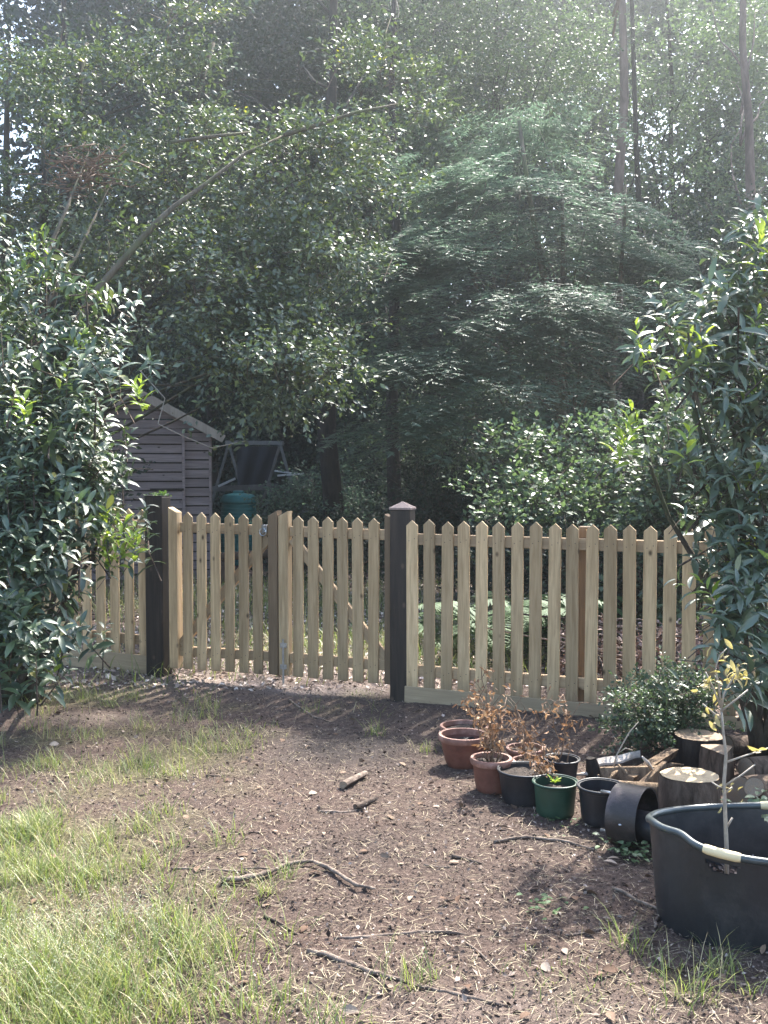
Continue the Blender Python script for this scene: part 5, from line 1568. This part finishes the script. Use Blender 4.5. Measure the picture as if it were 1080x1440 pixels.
small_shrub('bramble_bush', 'shaded bush beyond the pickets under the light green shrub', (P(860, 800, 8.8).x, 8.8, 0),
            [(800, 800, 8.8, 90, 50, .4, 1), (880, 810, 8.6, 80, 50, .4, 1), (740, 790, 9.0, 70, 40, .4, .8)], 110, 8, .10, .05, .03, 'broad_dark', 14, .22)
small_shrub('bramble_bush', 'dark bush growing behind the laurel beyond the short fence', (P(60, 800, 9.5).x, 9.5, 0),
            [(60, 720, 9.8, 130, 110, .6, 1.5), (-20, 600, 10, 130, 120, .6, 1)], 90, 8, .14, .06, .035, 'broad_dark', 14, .3)


def fern(label, px, py, Y, h, nf=9):
    c0 = P(px, py, Y); c0.z = gz(c0.x, Y); root = thing('fern', c0, label, 'fern', 'ferns behind the long fence'); lb = LB()
    for i in range(nf):
        a = random.uniform(0, 6.28); L = h * random.uniform(.8, 1.2); n = 34
        for sgn in (-1, 1):
            t = np.linspace(.08, 1, n)
            r = L * .75 * t; z = L * (1.15 * t - .75 * t ** 2.2)
            pos = np.stack([c0.x + math.cos(a) * r, c0.y + math.sin(a) * r, c0.z + z], 1)
            sd = np.array((-math.sin(a), math.cos(a), 0)) * sgn
            d = sd[None] * 1.0 + np.array((math.cos(a), math.sin(a), 0))[None] * .35 + RNG.normal(size=(n, 3)) * .06; d[:, 2] -= .2
            lb.add(pos, d, np.tile((0, 0, 1.), (n, 1)), L * .26 * np.sin(np.pi * (t * .85 + .12)), .022, T_NEEDLE)
    lb.build('fronds', [M['fern']], root)


fern('large green fern just right of the capped post, seen through the pickets', 705, 850, 7.7, .95, 12)
fern('fern with arching fronds behind the fence near its middle post', 775, 850, 8.2, .85)
fern('small fern at the foot of the capped post beyond the fence', 625, 880, 8.0, .55)
fern('fern further right behind the pickets, partly behind the brush pile', 900, 850, 8.3, .7)
# brush pile behind the fence
for i in range(46):
    a = P(random.uniform(790, 1010), 900, random.uniform(6.6, 7.5)); a.z = random.uniform(.02, .35)
    d = Vector((random.gauss(0, .5), random.gauss(0, .3), random.gauss(0, .16))); b = a + d; b.z = max(.01, min(b.z, .5))
    mb = MB(); r = random.uniform(.005, .012)
    mb.tube(limb_path(a, b, .03, 6, .08), [r * (1 - .1 * k) for k in range(6)], 6)
    tag(mb.build('brush_branch', M['stick' if i % 3 else 'bark_dark'], None, True, origin=a), 'thin cut branch in the brush pile behind the long fence', 'branch', 'cut branches in the brush pile')
lb = LB(); k = 2600
pos = np.array([P(x, 900, y) for x, y in zip(RNG.uniform(780, 1020, k), RNG.uniform(6.6, 7.6, k))]); pos[:, 2] = RNG.random(k) ** 1.5 * .35
lb.add(pos, ball(k), ball(k), RNG.uniform(.03, .07, k), .02, T_LONG)
tag(lb.build('dead_leaves', [islands('brush_leaf', [(0, (.05, .03, .025)), (.6, (.16, .10, .08)), (1, (.36, .28, .24))])]), 'dry brown leaves heaped in the brush pile', 'dead leaves', kind='stuff')

# far wood that reads as one mass
lb = LB()
n = 95000
th = RNG.uniform(-.62, .62, n); dist = RNG.uniform(31, 44, n)
zz = RNG.random(n) ** 1.1 * 22
cc = np.array([noise.noise(Vector((float(a) * 9, float(z) * .28, float(d) * .1))) for a, z, d in zip(th, zz, dist)])
dens = (.62 + cc * 1.0) * np.where((th > .22) & (zz > 8), .55, 1) * np.where((th < -.31) & (zz > 6), .3, 1) + (zz < 7) * .4
keep = RNG.random(n) < dens
pos = np.stack([np.sin(th) * dist, np.cos(th) * dist, zz], 1)[keep]; n = len(pos)
nn = RNG.normal(size=(n, 3)) * .6 + (0, -.3, .7)
sprays(lb, pos, nrm(RNG.normal(size=(n, 3)) + (0, -.3, 0)), 6, .7, .34, .20, 1, .2, 0, T_SMALL, 1, .7)
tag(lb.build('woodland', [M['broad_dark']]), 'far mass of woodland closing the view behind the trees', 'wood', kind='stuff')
# forest floor plants between trunks
lb = LB(); n = 16000
x = RNG.uniform(-8, 9, n); y = RNG.uniform(12.5, 26, n)
keep = ~((np.abs(x + 2.9) < 1.4) & (y < 16)); x, y = x[keep], y[keep]; n = len(x)
pos = np.stack([x, y, gzs(x, y) + RNG.random(n) ** 1.6 * .8], 1)
sprays(lb, pos, nrm(RNG.normal(size=(n, 3)) + (0, 0, .8)), 7, .3, .08, .05, 1, .1, 0, T_SMALL, .9, .5)
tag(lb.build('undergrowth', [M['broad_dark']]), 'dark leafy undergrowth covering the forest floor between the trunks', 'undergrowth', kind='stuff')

# ================================================================== HAZE
def haze():
    m, nt, out = mat('haze_air')
    v = nt.nodes.new('ShaderNodeVolumePrincipled')
    v.inputs['Color'].default_value = (.88, .95, 1, 1)
    v.inputs['Density'].default_value = .0042
    v.inputs['Anisotropy'].default_value = .86
    nt.links.new(v.outputs[0], out.inputs['Volume'])
    mb = MB(); mb.box((0, 36, 14), (200, 150, 34))  # added air volume stands in for the lens flare glow at upper right
    o = mb.build('haze', m); tag(o, 'thin bright haze added to the woodland air for the lens flare veil', 'haze', kind='stuff')


USE_HAZE = True
if USE_HAZE: haze()

# ================================================================== LIGHT
EL, AZ = R(51), R(27)
sv = Vector((math.sin(AZ) * math.cos(EL), math.cos(AZ) * math.cos(EL), math.sin(EL)))
sl = bpy.data.lights.new('sun', 'SUN'); sl.energy = 4.4; sl.angle = R(.55); sl.color = (1, .955, .875)
so = bpy.data.objects.new('sun', sl); COL.objects.link(so); so.rotation_euler = sv.to_track_quat('Z', 'Y').to_euler(); so.location = sv * 30
w = bpy.data.worlds.new('World'); SC.world = w; w.use_nodes = True
nt = w.node_tree; nt.nodes.clear()
sky = nt.nodes.new('ShaderNodeTexSky'); sky.sky_type = 'NISHITA'; sky.sun_disc = False; sky.sun_elevation = EL; sky.sun_rotation = AZ
sky.dust_density = 2.0; sky.air_density = 1.0; sky.ozone_density = 1.0
bg = nt.nodes.new('ShaderNodeBackground'); bg.inputs[1].default_value = .15
wo = nt.nodes.new('ShaderNodeOutputWorld'); nt.links.new(sky.outputs[0], bg.inputs[0]); nt.links.new(bg.outputs[0], wo.inputs[0])
vs_ = SC.view_settings; vs_.view_transform = 'Standard'; vs_.look = 'None'; vs_.exposure = 2.2; vs_.gamma = 1; vs_.use_curve_mapping = False
SC.render.film_transparent = False
try:
    SC.cycles.use_denoising = True
    SC.cycles.max_bounces = 7; SC.cycles.diffuse_bounces = 3; SC.cycles.glossy_bounces = 2; SC.cycles.transmission_bounces = 4; SC.cycles.volume_bounces = 0; SC.cycles.transparent_max_bounces = 4
    SC.cycles.sample_clamp_indirect = 6
except Exception: pass
